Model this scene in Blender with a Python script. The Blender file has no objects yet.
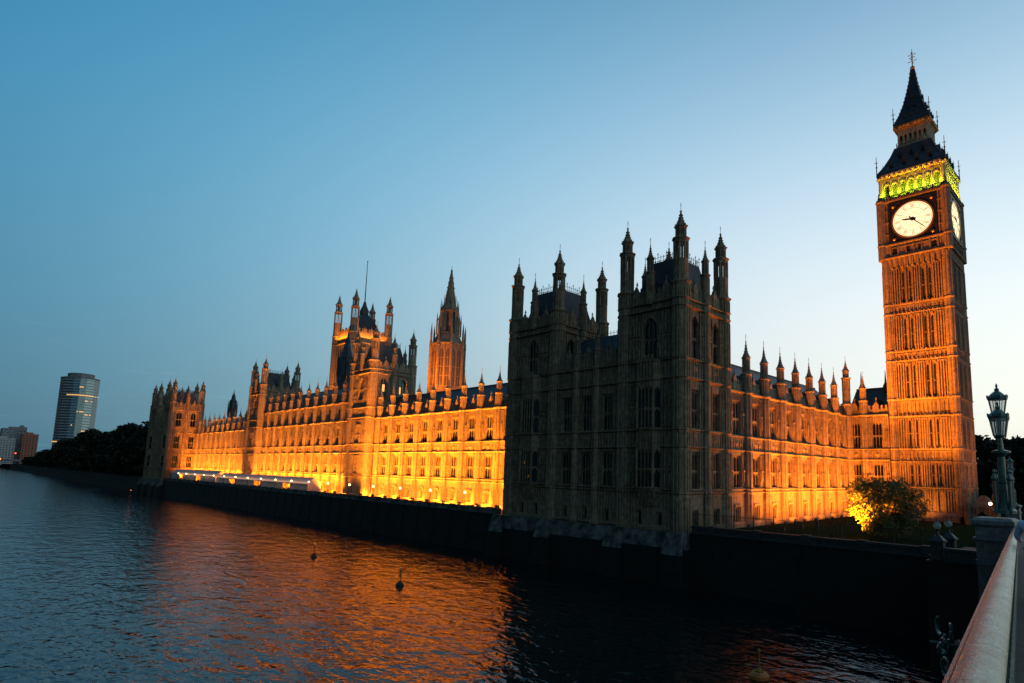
import bpy, math, random
from mathutils import Matrix, Vector

R_ = math.radians
rnd = random.Random(11)
sc = bpy.context.scene
COL = sc.collection

# ------------------------------------------------------------------ camera, world, sun, exposure
EYE = Vector((0, 0, 14.1))
T_ = R_(43.54); P_ = R_(7.36); L_ = R_(1.32)
fh = Vector((-math.sin(T_), math.cos(T_), 0)); rt = Vector((math.cos(T_), math.sin(T_), 0)); up = Vector((0, 0, 1))
FW = fh * math.cos(P_) + up * math.sin(P_)
UP = rt.cross(FW)
RI = math.cos(L_) * rt + math.sin(L_) * UP
UQ = -math.sin(L_) * rt + math.cos(L_) * UP
cam = bpy.data.cameras.new('camera')
cam.sensor_width = 36.0; cam.sensor_fit = 'HORIZONTAL'
cam.lens = 600.5 / 1024 * 36
cam.shift_x = (512 - 577.0) / 1024
cam.shift_y = (394.3 - 341.5) / 1024
cam.clip_start = 0.1; cam.clip_end = 12000
camo = bpy.data.objects.new('camera', cam); COL.objects.link(camo)
m3 = Matrix((RI, UQ, -FW)).transposed()
camo.matrix_world = Matrix.Translation(EYE) @ m3.to_4x4()
sc.camera = camo
sc.view_settings.view_transform = 'Standard'
sc.view_settings.look = 'None'
sc.view_settings.exposure = 0.0
sc.view_settings.gamma = 1.0
try:
    sc.cycles.use_denoising = True
    sc.cycles.use_light_tree = True
    sc.cycles.max_bounces = 6; sc.cycles.diffuse_bounces = 2; sc.cycles.glossy_bounces = 3
    sc.cycles.transparent_max_bounces = 8
    sc.cycles.sample_clamp_indirect = 6.0
except Exception:
    pass

SUN_AZ = R_(31)            # from +Y towards +X : the afterglow in the north west
world = bpy.data.worlds.new('World'); sc.world = world; world.use_nodes = True
nt = world.node_tree; nt.nodes.clear()
def N(tree, t, **k):
    n = tree.nodes.new(t)
    for a, b in k.items(): setattr(n, a, b)
    return n
def mth(tree, op, a, b=None, c=None, clamp=False):
    n = tree.nodes.new('ShaderNodeMath'); n.operation = op; n.use_clamp = clamp
    for i, v in enumerate((a, b, c)):
        if v is None: continue
        if isinstance(v, (int, float)): n.inputs[i].default_value = v
        else: tree.links.new(v, n.inputs[i])
    return n.outputs[0]
tc = N(nt, 'ShaderNodeTexCoord'); sx = N(nt, 'ShaderNodeSeparateXYZ'); nt.links.new(tc.outputs['Generated'], sx.inputs[0])
hx, hy, hz = sx.outputs
hl = mth(nt, 'MAXIMUM', mth(nt, 'SQRT', mth(nt, 'ADD', mth(nt, 'MULTIPLY', hx, hx), mth(nt, 'MULTIPLY', hy, hy))), 1e-4)
araw = mth(nt, 'DIVIDE', mth(nt, 'ADD', mth(nt, 'MULTIPLY', hx, math.sin(SUN_AZ)), mth(nt, 'MULTIPLY', hy, math.cos(SUN_AZ))), hl)
a_ = mth(nt, 'MAXIMUM', araw, -0.55)
e_ = mth(nt, 'MINIMUM', mth(nt, 'MAXIMUM', hz, 0.0), 0.72)
ea = mth(nt, 'MULTIPLY', e_, a_); aa = mth(nt, 'MULTIPLY', a_, a_); ee = mth(nt, 'MULTIPLY', e_, e_)
chan = []
for c in ([-1.364, 2.471, 2.375, -0.983, -1.115, -6.009], [-0.952, 2.288, 1.398, -1.195, -0.448, -4.0], [-0.855, 2.616, 0.951, -0.901, -0.292, -3.588]):
    s = mth(nt, 'ADD', mth(nt, 'MULTIPLY', e_, c[1]), c[0])
    for v, k in ((a_, c[2]), (ea, c[3]), (aa, c[4]), (ee, c[5])):
        s = mth(nt, 'MULTIPLY_ADD', v, k, s)
    chan.append(mth(nt, 'EXPONENT', s))
cmb = N(nt, 'ShaderNodeCombineXYZ')
for i in range(3): nt.links.new(chan[i], cmb.inputs[i])
# thin streaks of evening cloud low in the west
mp = N(nt, 'ShaderNodeMapping'); mp.inputs['Scale'].default_value = (5, 5, 70)
nt.links.new(tc.outputs['Generated'], mp.inputs[0])
nz = N(nt, 'ShaderNodeTexNoise'); nz.inputs['Scale'].default_value = 1.6; nz.inputs['Detail'].default_value = 4
nt.links.new(mp.outputs[0], nz.inputs['Vector'])
cr = N(nt, 'ShaderNodeMapRange'); cr.inputs[1].default_value = 0.62; cr.inputs[2].default_value = 0.74; cr.inputs[3].default_value = 0; cr.inputs[4].default_value = 0.22
nt.links.new(nz.outputs['Fac'], cr.inputs[0])
lowm = N(nt, 'ShaderNodeMapRange'); lowm.inputs[1].default_value = 0.20; lowm.inputs[2].default_value = 0.05; lowm.inputs[3].default_value = 0; lowm.inputs[4].default_value = 1
nt.links.new(hz, lowm.inputs[0])
cf = mth(nt, 'MULTIPLY', cr.outputs[0], lowm.outputs[0])
mixc = N(nt, 'ShaderNodeMix', data_type='RGBA'); nt.links.new(cf, mixc.inputs['Factor']); nt.links.new(cmb.outputs[0], mixc.inputs['A']); mixc.inputs['B'].default_value = (0.42, 0.46, 0.52, 1)
# the eastern half of the sky is already falling dark
em = N(nt, 'ShaderNodeMapRange', interpolation_type='SMOOTHSTEP'); em.inputs[1].default_value = -0.55; em.inputs[2].default_value = -0.92; em.inputs[3].default_value = 0; em.inputs[4].default_value = 1
nt.links.new(araw, em.inputs[0])
mixe = N(nt, 'ShaderNodeMix', data_type='RGBA'); nt.links.new(em.outputs[0], mixe.inputs['Factor']); nt.links.new(mixc.outputs['Result'], mixe.inputs['A']); mixe.inputs['B'].default_value = (0.030, 0.040, 0.054, 1)
skyn = N(nt, 'ShaderNodeTexSky'); skyn.sky_type = 'NISHITA'; skyn.sun_disc = False
skyn.sun_elevation = R_(0.5); skyn.sun_rotation = SUN_AZ
addn = N(nt, 'ShaderNodeMix', data_type='RGBA'); addn.blend_type = 'ADD'; addn.inputs['Factor'].default_value = 0.02
nt.links.new(mixe.outputs['Result'], addn.inputs['A']); nt.links.new(skyn.outputs[0], addn.inputs['B'])
bg = N(nt, 'ShaderNodeBackground'); bg.inputs['Strength'].default_value = 1.0
nt.links.new(addn.outputs['Result'], bg.inputs['Color'])
wo = N(nt, 'ShaderNodeOutputWorld'); nt.links.new(bg.outputs[0], wo.inputs['Surface'])

sun = bpy.data.lights.new('sun', 'SUN'); sun.energy = 0.04; sun.angle = R_(12); sun.color = (1, .8, .6)
suno = bpy.data.objects.new('sun', sun); COL.objects.link(suno)
sd = Vector((math.sin(SUN_AZ) * math.cos(R_(2)), math.cos(SUN_AZ) * math.cos(R_(2)), math.sin(R_(2))))
suno.rotation_euler = sd.to_track_quat('Z', 'Y').to_euler()

SODIUM = (1.0, 0.262, 0.014)
K = 4.7                     # master level of the sodium floodlights

# ------------------------------------------------------------------ materials
def newmat(name):
    m = bpy.data.materials.new(name); m.use_nodes = True
    return m, m.node_tree, m.node_tree.nodes['Principled BSDF']
def setp(b, **k):
    for a, v in k.items():
        a = {'rough': 'Roughness', 'metal': 'Metallic', 'spec': 'Specular IOR Level', 'ior': 'IOR', 'alpha': 'Alpha', 'trans': 'Transmission Weight', 'coat': 'Coat Weight'}[a]
        if a in b.inputs: b.inputs[a].default_value = v
def c4(c): return (c[0], c[1], c[2], 1)
def mat(name, c1, c2=None, scale=1.0, rough=.8, bump=0.0, bscale=None, stretch=(1, 1, 1), spec=.3, metal=0.0, detail=5, lo=.35, hi=.65):
    m, t, b = newmat(name); setp(b, rough=rough, spec=spec, metal=metal)
    c2 = c2 or tuple(x * .7 for x in c1)
    g = N(t, 'ShaderNodeNewGeometry'); mp = N(t, 'ShaderNodeMapping'); mp.inputs['Scale'].default_value = stretch
    t.links.new(g.outputs['Position'], mp.inputs[0])
    n = N(t, 'ShaderNodeTexNoise'); n.inputs['Scale'].default_value = scale; n.inputs['Detail'].default_value = detail
    t.links.new(mp.outputs[0], n.inputs['Vector'])
    r = N(t, 'ShaderNodeValToRGB'); r.color_ramp.elements[0].position = lo; r.color_ramp.elements[1].position = hi
    r.color_ramp.elements[0].color = c4(c2); r.color_ramp.elements[1].color = c4(c1)
    t.links.new(n.outputs['Fac'], r.inputs[0]); t.links.new(r.outputs[0], b.inputs['Base Color'])
    if bump:
        n2 = N(t, 'ShaderNodeTexNoise'); n2.inputs['Scale'].default_value = bscale or scale * 4; n2.inputs['Detail'].default_value = 6
        t.links.new(mp.outputs[0], n2.inputs['Vector'])
        bp = N(t, 'ShaderNodeBump'); bp.inputs['Strength'].default_value = bump; bp.inputs['Distance'].default_value = .1
        t.links.new(n2.outputs['Fac'], bp.inputs['Height']); t.links.new(bp.outputs[0], b.inputs['Normal'])
    return m
def stone(name, c1, c2, soot_shade=(.06, .05, .04), sootw=.55, joint=.55, pan=.45, groove=.6):
    m, t, b = newmat(name); setp(b, rough=.9, spec=.15)
    g = N(t, 'ShaderNodeNewGeometry')
    n = N(t, 'ShaderNodeTexNoise'); n.inputs['Scale'].default_value = 1.5; n.inputs['Detail'].default_value = 8; n.inputs['Roughness'].default_value = .7
    t.links.new(g.outputs['Position'], n.inputs['Vector'])
    r = N(t, 'ShaderNodeValToRGB'); r.color_ramp.elements[0].position = .36; r.color_ramp.elements[1].position = .62
    r.color_ramp.elements[0].color = c4(c2); r.color_ramp.elements[1].color = c4(c1)
    t.links.new(n.outputs['Fac'], r.inputs[0])
    # weather streaks running down the stone
    mp = N(t, 'ShaderNodeMapping'); mp.inputs['Scale'].default_value = (2.6, 2.6, .22); t.links.new(g.outputs['Position'], mp.inputs[0])
    n2 = N(t, 'ShaderNodeTexNoise'); n2.inputs['Scale'].default_value = 1.0; n2.inputs['Detail'].default_value = 6; t.links.new(mp.outputs[0], n2.inputs['Vector'])
    r2 = N(t, 'ShaderNodeMapRange'); r2.inputs[1].default_value = .5; r2.inputs[2].default_value = .72; r2.inputs[3].default_value = 0; r2.inputs[4].default_value = sootw
    t.links.new(n2.outputs['Fac'], r2.inputs[0])
    mx = N(t, 'ShaderNodeMix', data_type='RGBA'); t.links.new(r2.outputs[0], mx.inputs['Factor']); t.links.new(r.outputs[0], mx.inputs['A']); mx.inputs['B'].default_value = c4(soot_shade)
    # carved panelling: grooves every half metre, holding painted recess shade and soot, broken by plain patches
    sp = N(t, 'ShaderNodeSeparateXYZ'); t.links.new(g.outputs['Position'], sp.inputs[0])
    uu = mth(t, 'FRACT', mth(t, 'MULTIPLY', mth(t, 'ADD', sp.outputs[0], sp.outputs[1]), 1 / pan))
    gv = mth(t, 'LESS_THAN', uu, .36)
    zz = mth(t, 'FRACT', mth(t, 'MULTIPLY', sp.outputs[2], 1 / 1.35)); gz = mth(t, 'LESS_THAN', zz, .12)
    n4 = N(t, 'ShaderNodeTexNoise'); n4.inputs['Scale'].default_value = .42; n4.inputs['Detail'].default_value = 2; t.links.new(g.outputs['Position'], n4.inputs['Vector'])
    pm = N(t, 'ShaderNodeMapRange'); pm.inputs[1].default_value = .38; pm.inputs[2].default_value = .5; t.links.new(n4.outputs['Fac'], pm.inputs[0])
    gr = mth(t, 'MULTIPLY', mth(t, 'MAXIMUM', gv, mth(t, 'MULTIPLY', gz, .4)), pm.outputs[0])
    mg = N(t, 'ShaderNodeMix', data_type='RGBA'); t.links.new(mth(t, 'MULTIPLY', gr, groove), mg.inputs['Factor']); t.links.new(mx.outputs['Result'], mg.inputs['A']); mg.inputs['B'].default_value = c4(soot_shade)
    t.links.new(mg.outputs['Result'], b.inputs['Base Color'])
    # ashlar joints and carved relief as bump
    n3 = N(t, 'ShaderNodeTexNoise'); n3.inputs['Scale'].default_value = 3.2; n3.inputs['Detail'].default_value = 8; t.links.new(g.outputs['Position'], n3.inputs['Vector'])
    v = N(t, 'ShaderNodeTexVoronoi'); v.inputs['Scale'].default_value = 1.5; t.links.new(g.outputs['Position'], v.inputs['Vector'])
    fz = mth(t, 'FRACT', mth(t, 'MULTIPLY', sp.outputs[2], 1 / .52))
    jz = mth(t, 'GREATER_THAN', fz, .08)
    hgt = mth(t, 'ADD', mth(t, 'ADD', n3.outputs['Fac'], mth(t, 'MULTIPLY', v.outputs['Distance'], .7)), mth(t, 'SUBTRACT', mth(t, 'MULTIPLY', jz, .3), mth(t, 'MULTIPLY', gr, .8)))
    bp = N(t, 'ShaderNodeBump'); bp.inputs['Strength'].default_value = joint; bp.inputs['Distance'].default_value = .16
    t.links.new(hgt, bp.inputs['Height']); t.links.new(bp.outputs[0], b.inputs['Normal'])
    return m
def emit(name, col, s):
    m, t, b = newmat(name); setp(b, rough=.5)
    b.inputs['Base Color'].default_value = c4([x * .5 for x in col]); b.inputs['Emission Color'].default_value = c4(col); b.inputs['Emission Strength'].default_value = s
    try: m.cycles.emission_sampling = 'NONE'
    except Exception: pass
    return m
def glass(name, c, rough=.06, ior=1.5):
    m, t, b = newmat(name); setp(b, rough=rough, spec=.5, ior=ior); b.inputs['Base Color'].default_value = c4(c); b.inputs['Specular Tint'].default_value = (.4, .8, 1, 1)
    g = N(t, 'ShaderNodeNewGeometry'); n = N(t, 'ShaderNodeTexNoise'); n.inputs['Scale'].default_value = 2.2; n.inputs['Detail'].default_value = 3
    t.links.new(g.outputs['Position'], n.inputs['Vector'])
    bp = N(t, 'ShaderNodeBump'); bp.inputs['Strength'].default_value = .25; bp.inputs['Distance'].default_value = .05
    t.links.new(n.outputs['Fac'], bp.inputs['Height']); t.links.new(bp.outputs[0], b.inputs['Normal'])
    return m
M = {}
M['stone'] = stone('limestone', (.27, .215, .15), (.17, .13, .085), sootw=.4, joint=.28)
M['dstone'] = stone('sooty_limestone', (.27, .190, .117), (.125, .087, .053), soot_shade=(.03, .025, .018), sootw=.5, joint=.35, pan=.56, groove=.5)
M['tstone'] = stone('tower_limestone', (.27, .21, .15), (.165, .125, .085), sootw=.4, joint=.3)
M['plinth'] = mat('granite_plinth', (.115, .115, .10), (.016, .018, .014), .9, .8, .6)
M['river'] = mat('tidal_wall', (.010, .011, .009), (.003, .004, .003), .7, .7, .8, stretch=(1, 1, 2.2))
M['slate'] = mat('slate', (.035, .042, .052), (.018, .022, .03), .8, .5, .4, 6)
M['lead'] = mat('lead_roof', (.030, .040, .052), (.016, .022, .03), .6, .45, .3, 5)
M['iron'] = mat('black_iron', (.012, .013, .015), (.02, .02, .022), 3, .45)
M['gold'] = mat('gilding', (.55, .30, .07), (.35, .18, .04), 4, .4, metal=.7)
M['glass'] = glass('window_glass', (.006, .008, .010))
M['glassn'] = glass('leaded_glass', (.003, .005, .007), .08, 1.7)
M['glassc'] = glass('old_glass', (.006, .008, .010), .22, 1.16)
M['blind'] = mat('drawn_blind', (.017, .012, .008), (.010, .008, .006), 2, .6)
M['dim'] = mat('dim_glazing', (.06, .05, .036), (.04, .03, .024), 1, .5)
M['dark'] = mat('dark_opening', (.008, .007, .006), (.004, .004, .004), 1, .9)
M['lit'] = emit('lit_window', (1, .50, .14), 1.1)
M['litdim'] = emit('dim_lit_window', (1, .30, .08), .12)
M['dial'] = emit('opal_dial', (1, .80, .44), 1.35)
M['dialmark'] = mat('dial_iron', (.07, .045, .02), (.05, .035, .02), 3, .5)
M['flood'] = emit('flood_lens', (1, .52, .12), 3.0)
M['globe'] = emit('lamp_globe', (1, .62, .26), 6.0)
M['spotw'] = emit('white_lamp', (1, .82, .55), 6.0)
M['redl'] = emit('red_lamp', (1, .10, .03), 3.5)
M['amber'] = emit('amber_lamp', (1, .28, .05), 4)
M['granite'] = mat('granite', (.18, .185, .178), (.10, .105, .10), 6, .55, .2, 18)
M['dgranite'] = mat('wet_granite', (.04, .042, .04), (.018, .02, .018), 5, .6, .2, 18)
M['rail_glow'] = mat('painted_orange_glow', (.17, .078, .056), (.10, .05, .036), 6, .27, .3, 45, spec=.7, detail=9)  # warm light on the rail's outer slope, put into its colour
M['rail'] = mat('painted_coping', (.62, .55, .39), (.36, .31, .21), 5, .24, .3, 45, spec=.7, detail=9, lo=.3, hi=.6)
M['green'] = mat('green_paint', (.042, .11, .085), (.025, .07, .055), 4, .32, .15, 20, spec=.5)
M['paving'] = mat('paving', (.034, .036, .034), (.02, .022, .021), 1.2, .75, .3, 8)
M['asphalt'] = mat('asphalt', (.05, .05, .05), (.035, .035, .036), 3, .8, .3, 30)
M['lawn'] = mat('lawn', (.018, .028, .011), (.010, .018, .007), 2, .95, .6, 20, spec=0)
M['earth'] = mat('ground', (.016, .016, .013), (.010, .010, .008), .4, .95, .3, spec=0)
M['bark'] = mat('bark', (.12, .085, .055), (.06, .045, .03), 3, .95, .8, 10, (1, 1, .25))
M['canvas'] = mat('white_canvas', (.46, .40, .38), (.35, .31, .29), .6, .85, .2, 3)
M['concrete'] = mat('concrete', (.17, .17, .17), (.12, .12, .12), .3, .85)
M['brick'] = mat('red_brick', (.30, .11, .065), (.22, .08, .05), .5, .9)
M['panel'] = mat('tower_spandrel', (.30, .30, .29), (.22, .22, .22), .3, .5)
M['tinted'] = glass('tinted_glass', (.015, .025, .032), .12, 2.2)
M['skin'] = mat('skin', (.42, .25, .17), (.36, .2, .14), 8, .55)
M['shirt'] = mat('blue_shirt', (.42, .52, .68), (.34, .43, .58), 14, .85, .3, 30)
M['trousers'] = mat('dark_trousers', (.03, .032, .04), (.02, .02, .028), 10, .9)
M['hair'] = mat('dark_hair', (.012, .010, .009), (.02, .016, .012), 30, .5)
M['ystone'] = mat('belfry_stone', (.44, .38, .26), (.33, .28, .18), 1, .85, .12)
M['buoyy'] = mat('yellow_paint', (.22, .15, .02), (.15, .10, .015), 2, .5)
M['buoyo'] = mat('orange_paint', (.45, .13, .02), (.32, .09, .015), 3, .5)
M['black'] = mat('black_rubber', (.012, .012, .012), (.02, .02, .02), 3, .6)
# orange light on the handrail's outer side painted red-brown, fading towards the crown
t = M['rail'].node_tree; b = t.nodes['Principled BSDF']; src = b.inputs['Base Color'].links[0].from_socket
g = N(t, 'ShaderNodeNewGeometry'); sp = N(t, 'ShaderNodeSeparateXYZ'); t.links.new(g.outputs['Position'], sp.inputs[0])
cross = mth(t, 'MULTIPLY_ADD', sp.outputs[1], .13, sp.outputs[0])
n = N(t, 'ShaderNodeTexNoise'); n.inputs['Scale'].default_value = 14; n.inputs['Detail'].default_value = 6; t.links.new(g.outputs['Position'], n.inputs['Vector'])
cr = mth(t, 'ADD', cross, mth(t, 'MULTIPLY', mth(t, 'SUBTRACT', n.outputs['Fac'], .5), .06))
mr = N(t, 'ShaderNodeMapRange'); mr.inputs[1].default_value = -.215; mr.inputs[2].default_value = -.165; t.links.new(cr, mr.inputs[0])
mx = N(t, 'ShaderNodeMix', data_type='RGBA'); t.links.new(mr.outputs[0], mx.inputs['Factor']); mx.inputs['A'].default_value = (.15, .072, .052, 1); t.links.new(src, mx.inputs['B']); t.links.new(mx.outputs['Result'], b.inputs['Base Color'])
m, t, b = newmat('lantern_glass'); setp(b, rough=.15, spec=.5); b.inputs['Base Color'].default_value = (.5, .6, .55, 1); b.inputs['Alpha'].default_value = .35; M['lglass'] = m
def foliage(name, c1, c2):
    m, t, b = newmat(name); setp(b, rough=.65, spec=.25)
    g = N(t, 'ShaderNodeNewGeometry')
    n = N(t, 'ShaderNodeTexNoise'); n.inputs['Scale'].default_value = .9; n.inputs['Detail'].default_value = 3; t.links.new(g.outputs['Position'], n.inputs['Vector'])
    ad = mth(t, 'ADD', mth(t, 'MULTIPLY', g.outputs['Random Per Island'], .6), mth(t, 'MULTIPLY', n.outputs['Fac'], .4))
    r = N(t, 'ShaderNodeValToRGB'); r.color_ramp.elements[0].position = .25; r.color_ramp.elements[1].position = .75
    r.color_ramp.elements[0].color = c4(c2); r.color_ramp.elements[1].color = c4(c1)
    t.links.new(ad, r.inputs[0]); t.links.new(r.outputs[0], b.inputs['Base Color'])
    tr = N(t, 'ShaderNodeBsdfTranslucent'); t.links.new(r.outputs[0], tr.inputs[0])
    ms = N(t, 'ShaderNodeMixShader'); ms.inputs[0].default_value = .16
    t.links.new(b.outputs[0], ms.inputs[1]); t.links.new(tr.outputs[0], ms.inputs[2])
    t.links.new(ms.outputs[0], t.nodes['Material Output'].inputs['Surface'])
    return m
M['leaf'] = foliage('green_leaves', (.12, .12, .035), (.05, .06, .02))
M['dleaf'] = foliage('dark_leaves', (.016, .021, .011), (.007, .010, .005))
# river water
m, t, b = newmat('river_water'); setp(b, rough=.05, spec=.5, ior=1.36)
b.inputs['Base Color'].default_value = (.002, .006, .007, 1)
g = N(t, 'ShaderNodeNewGeometry'); hsum = None
for sc_, st, rot, w in ((.24, (1.0, 1.6, 1), .35, 1.5), (.75, (1, 1.8, 1), .5, .85), (2.1, (1, 1.5, 1), -.2, .17), (6.0, (1, 1.3, 1), .2, .02)):
    mp = N(t, 'ShaderNodeMapping'); mp.inputs['Scale'].default_value = st; mp.inputs['Rotation'].default_value = (0, 0, rot); t.links.new(g.outputs['Position'], mp.inputs[0])
    n = N(t, 'ShaderNodeTexNoise'); n.inputs['Scale'].default_value = sc_; n.inputs['Detail'].default_value = 2; n.inputs['Distortion'].default_value = .4; t.links.new(mp.outputs[0], n.inputs['Vector'])
    x = mth(t, 'MULTIPLY', n.outputs['Fac'], w); hsum = x if hsum is None else mth(t, 'ADD', hsum, x)
bp = N(t, 'ShaderNodeBump'); bp.inputs['Strength'].default_value = 1.0; bp.inputs['Distance'].default_value = .185
t.links.new(hsum, bp.inputs['Height']); t.links.new(bp.outputs[0], b.inputs['Normal'])
M['water'] = m

# ------------------------------------------------------------------ mesh helpers
class MB:
    def __init__(s): s.v = []; s.f = []; s.m = []
    def add(s, vs, fs, mi=0):
        o = len(s.v); s.v += [tuple(v) for v in vs]
        for f in fs: s.f.append(tuple(i + o for i in f)); s.m.append(mi)
        return s
    def box(s, x0, x1, y0, y1, z0, z1, mi=0):
        v = [(x, y, z) for z in (z0, z1) for y in (y0, y1) for x in (x0, x1)]
        return s.add(v, [(0, 2, 3, 1), (4, 5, 7, 6), (0, 1, 5, 4), (2, 6, 7, 3), (0, 4, 6, 2), (1, 3, 7, 5)], mi)
    def cbox(s, cx, cy, cz, dx, dy, dz, mi=0): return s.box(cx - dx / 2, cx + dx / 2, cy - dy / 2, cy + dy / 2, cz - dz / 2, cz + dz / 2, mi)
    def extx(s, prof, x0, x1, mi=0):     # prof: (y,z) points, extruded along x
        n = len(prof)
        v = [(x0, y, z) for y, z in prof] + [(x1, y, z) for y, z in prof]
        fs = [(i, (i + 1) % n, n + (i + 1) % n, n + i) for i in range(n)] + [tuple(range(n))[::-1], tuple(range(n, 2 * n))]
        return s.add(v, fs, mi)
    def exty(s, prof, y0, y1, mi=0):     # prof: (x,z)
        n = len(prof)
        v = [(x, y0, z) for x, z in prof] + [(x, y1, z) for x, z in prof]
        fs = [(i, (i + 1) % n, n + (i + 1) % n, n + i) for i in range(n)] + [tuple(range(n))[::-1], tuple(range(n, 2 * n))]
        return s.add(v, fs, mi)
    def extz(s, prof, z0, z1, mi=0):     # prof: (x,y)
        n = len(prof)
        v = [(x, y, z0) for x, y in prof] + [(x, y, z1) for x, y in prof]
        fs = [(i, (i + 1) % n, n + (i + 1) % n, n + i) for i in range(n)] + [tuple(range(n))[::-1], tuple(range(n, 2 * n))]
        return s.add(v, fs, mi)
    def lathe(s, prof, n=8, cx=0, cy=0, rot=None, mi=0):   # prof: (r,z) from bottom to top
        rot = math.pi / n if rot is None else rot
        o = []; fs = []
        for r, z in prof:
            for i in range(n):
                a = rot + 2 * math.pi * i / n; o.append((cx + r * math.cos(a), cy + r * math.sin(a), z))
        for k in range(len(prof) - 1):
            for i in range(n): fs.append((k * n + i, k * n + (i + 1) % n, (k + 1) * n + (i + 1) % n, (k + 1) * n + i))
        fs.append(tuple(range(n))[::-1]); fs.append(tuple((len(prof) - 1) * n + i for i in range(n)))
        return s.add(o, fs, mi)
    def frus(s, x0, x1, y0, y1, z0, X0, X1, Y0, Y1, z1, mi=0):
        v = [(x0, y0, z0), (x1, y0, z0), (x1, y1, z0), (x0, y1, z0), (X0, Y0, z1), (X1, Y0, z1), (X1, Y1, z1), (X0, Y1, z1)]
        return s.add(v, [(3, 2, 1, 0), (4, 5, 6, 7), (0, 1, 5, 4), (1, 2, 6, 5), (2, 3, 7, 6), (3, 0, 4, 7)], mi)
    def bar(s, a, b, r, n=5, mi=0, r2=None):
        a = Vector(a); b = Vector(b); d = b - a
        if d.length < 1e-6: return s
        q = d.to_track_quat('Z', 'Y'); r2 = r if r2 is None else r2
        v = []
        for p, rr in ((a, r), (b, r2)):
            for i in range(n):
                t = 2 * math.pi * i / n; v.append(p + q @ Vector((rr * math.cos(t), rr * math.sin(t), 0)))
        return s.add(v, [(i, (i + 1) % n, n + (i + 1) % n, n + i) for i in range(n)] + [tuple(range(n))[::-1], tuple(range(n, 2 * n))], mi)
    def ball(s, c, r, n=8, k=6, mi=0, sz=1):
        return s.lathe([(max(.001, r * math.sin(math.pi * j / k)), c[2] - r * sz * math.cos(math.pi * j / k)) for j in range(k + 1)], n, c[0], c[1], mi=mi)
    def merge(s, o, loc=(0, 0, 0), rz=0, mi=None):
        c, sn = math.cos(rz), math.sin(rz); k = len(s.v)
        s.v += [(c * x - sn * y + loc[0], sn * x + c * y + loc[1], z + loc[2]) for x, y, z in o.v]
        s.f += [tuple(i + k for i in f) for f in o.f]; s.m += [mi if mi is not None else q for q in o.m]
        return s
    def mesh(s, name, mats, smooth=False):
        me = bpy.data.meshes.new(name); me.from_pydata(s.v, [], s.f)
        for q in (mats if isinstance(mats, (list, tuple)) else [mats]): me.materials.append(M[q])
        me.polygons.foreach_set('material_index', s.m)
        if smooth: me.polygons.foreach_set('use_smooth', [True] * len(s.f))
        me.update(); return me
WP = {}                       # world placement of every Empty (they only translate)
def tag(o, label=None, cat=None, group=None, kind=None):
    for k, v in (('label', label), ('category', cat), ('group', group), ('kind', kind)):
        if v: o[k] = v
    return o
def thing(name, label, cat, loc=(0, 0, 0), group=None):
    o = bpy.data.objects.new(name, None); COL.objects.link(o); o.location = loc; o.empty_display_size = .5
    return tag(o, label, cat, group)
def put(name, me, parent=None, loc=(0, 0, 0), rz=0, rel=False):
    """link a mesh; loc is in world metres unless rel, even under a parent thing"""
    o = bpy.data.objects.new(name, me); COL.objects.link(o)
    loc = Vector(loc)
    if parent is not None:
        o.parent = parent
        if not rel: loc = loc - Vector(parent.location)
    o.location = loc; o.rotation_euler = (0, 0, rz)
    return o
def sub(name, me, part):      # sub-part sharing its part's origin
    o = bpy.data.objects.new(name, me); COL.objects.link(o); o.parent = part; return o
def copy_tree(root, loc, label=None, rz=None):
    r = root.copy(); COL.objects.link(r); r.location = loc
    if rz is not None: r.rotation_euler = (0, 0, rz)
    if label: r['label'] = label
    for ch in root.children:
        c = ch.copy(); COL.objects.link(c); c.parent = r
        for g in ch.children:
            d = g.copy(); COL.objects.link(d); d.parent = c
    return r
def struct(name, mb, mats, loc=(0, 0, 0)):
    o = put(name, mb.mesh(name, mats), None, loc); o['kind'] = 'structure'; return o

RED = (1.0, .228, .012)
def spot(loc, target, watts, deg=80, blend=.9, col=SODIUM, size=.25, parent=None):
    l = bpy.data.lights.new('flood_beam', 'SPOT'); l.energy = watts * K; l.color = col; l.spot_size = R_(deg); l.spot_blend = blend; l.shadow_soft_size = size
    o = bpy.data.objects.new('flood_beam', l); COL.objects.link(o)
    d = Vector(target) - Vector(loc); q = d.to_track_quat('-Z', 'Y').to_euler()
    o.rotation_euler = q
    if parent is not None: o.parent = parent; o.location = Vector(loc) - Vector(parent.location)
    else: o.location = loc
    return o
def strip(a, b, aim, watts, col=SODIUM, width=.35, spread=180):
    """one row of floodlights from a to b, beaming along the vector aim"""
    a = Vector(a); b = Vector(b); x = (b - a).normalized(); z = -Vector(aim).normalized(); z = (z - x * z.dot(x)).normalized(); y = z.cross(x)
    l = bpy.data.lights.new('flood_row', 'AREA'); l.shape = 'RECTANGLE'; l.size = (b - a).length; l.size_y = width; l.energy = watts * K; l.color = col; l.spread = R_(spread)
    o = bpy.data.objects.new('flood_row', l); COL.objects.link(o)
    o.matrix_world = Matrix.Translation((a + b) / 2) @ Matrix((x, y, z)).transposed().to_4x4(); return o
def point(loc, watts, col, size=.3, parent=None):
    l = bpy.data.lights.new('lamp_light', 'POINT'); l.energy = watts; l.color = col; l.shadow_soft_size = size
    o = bpy.data.objects.new('lamp_light', l); COL.objects.link(o)
    if parent is not None: o.parent = parent; o.location = Vector(loc) - Vector(parent.location)
    else: o.location = loc
    return o

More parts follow.
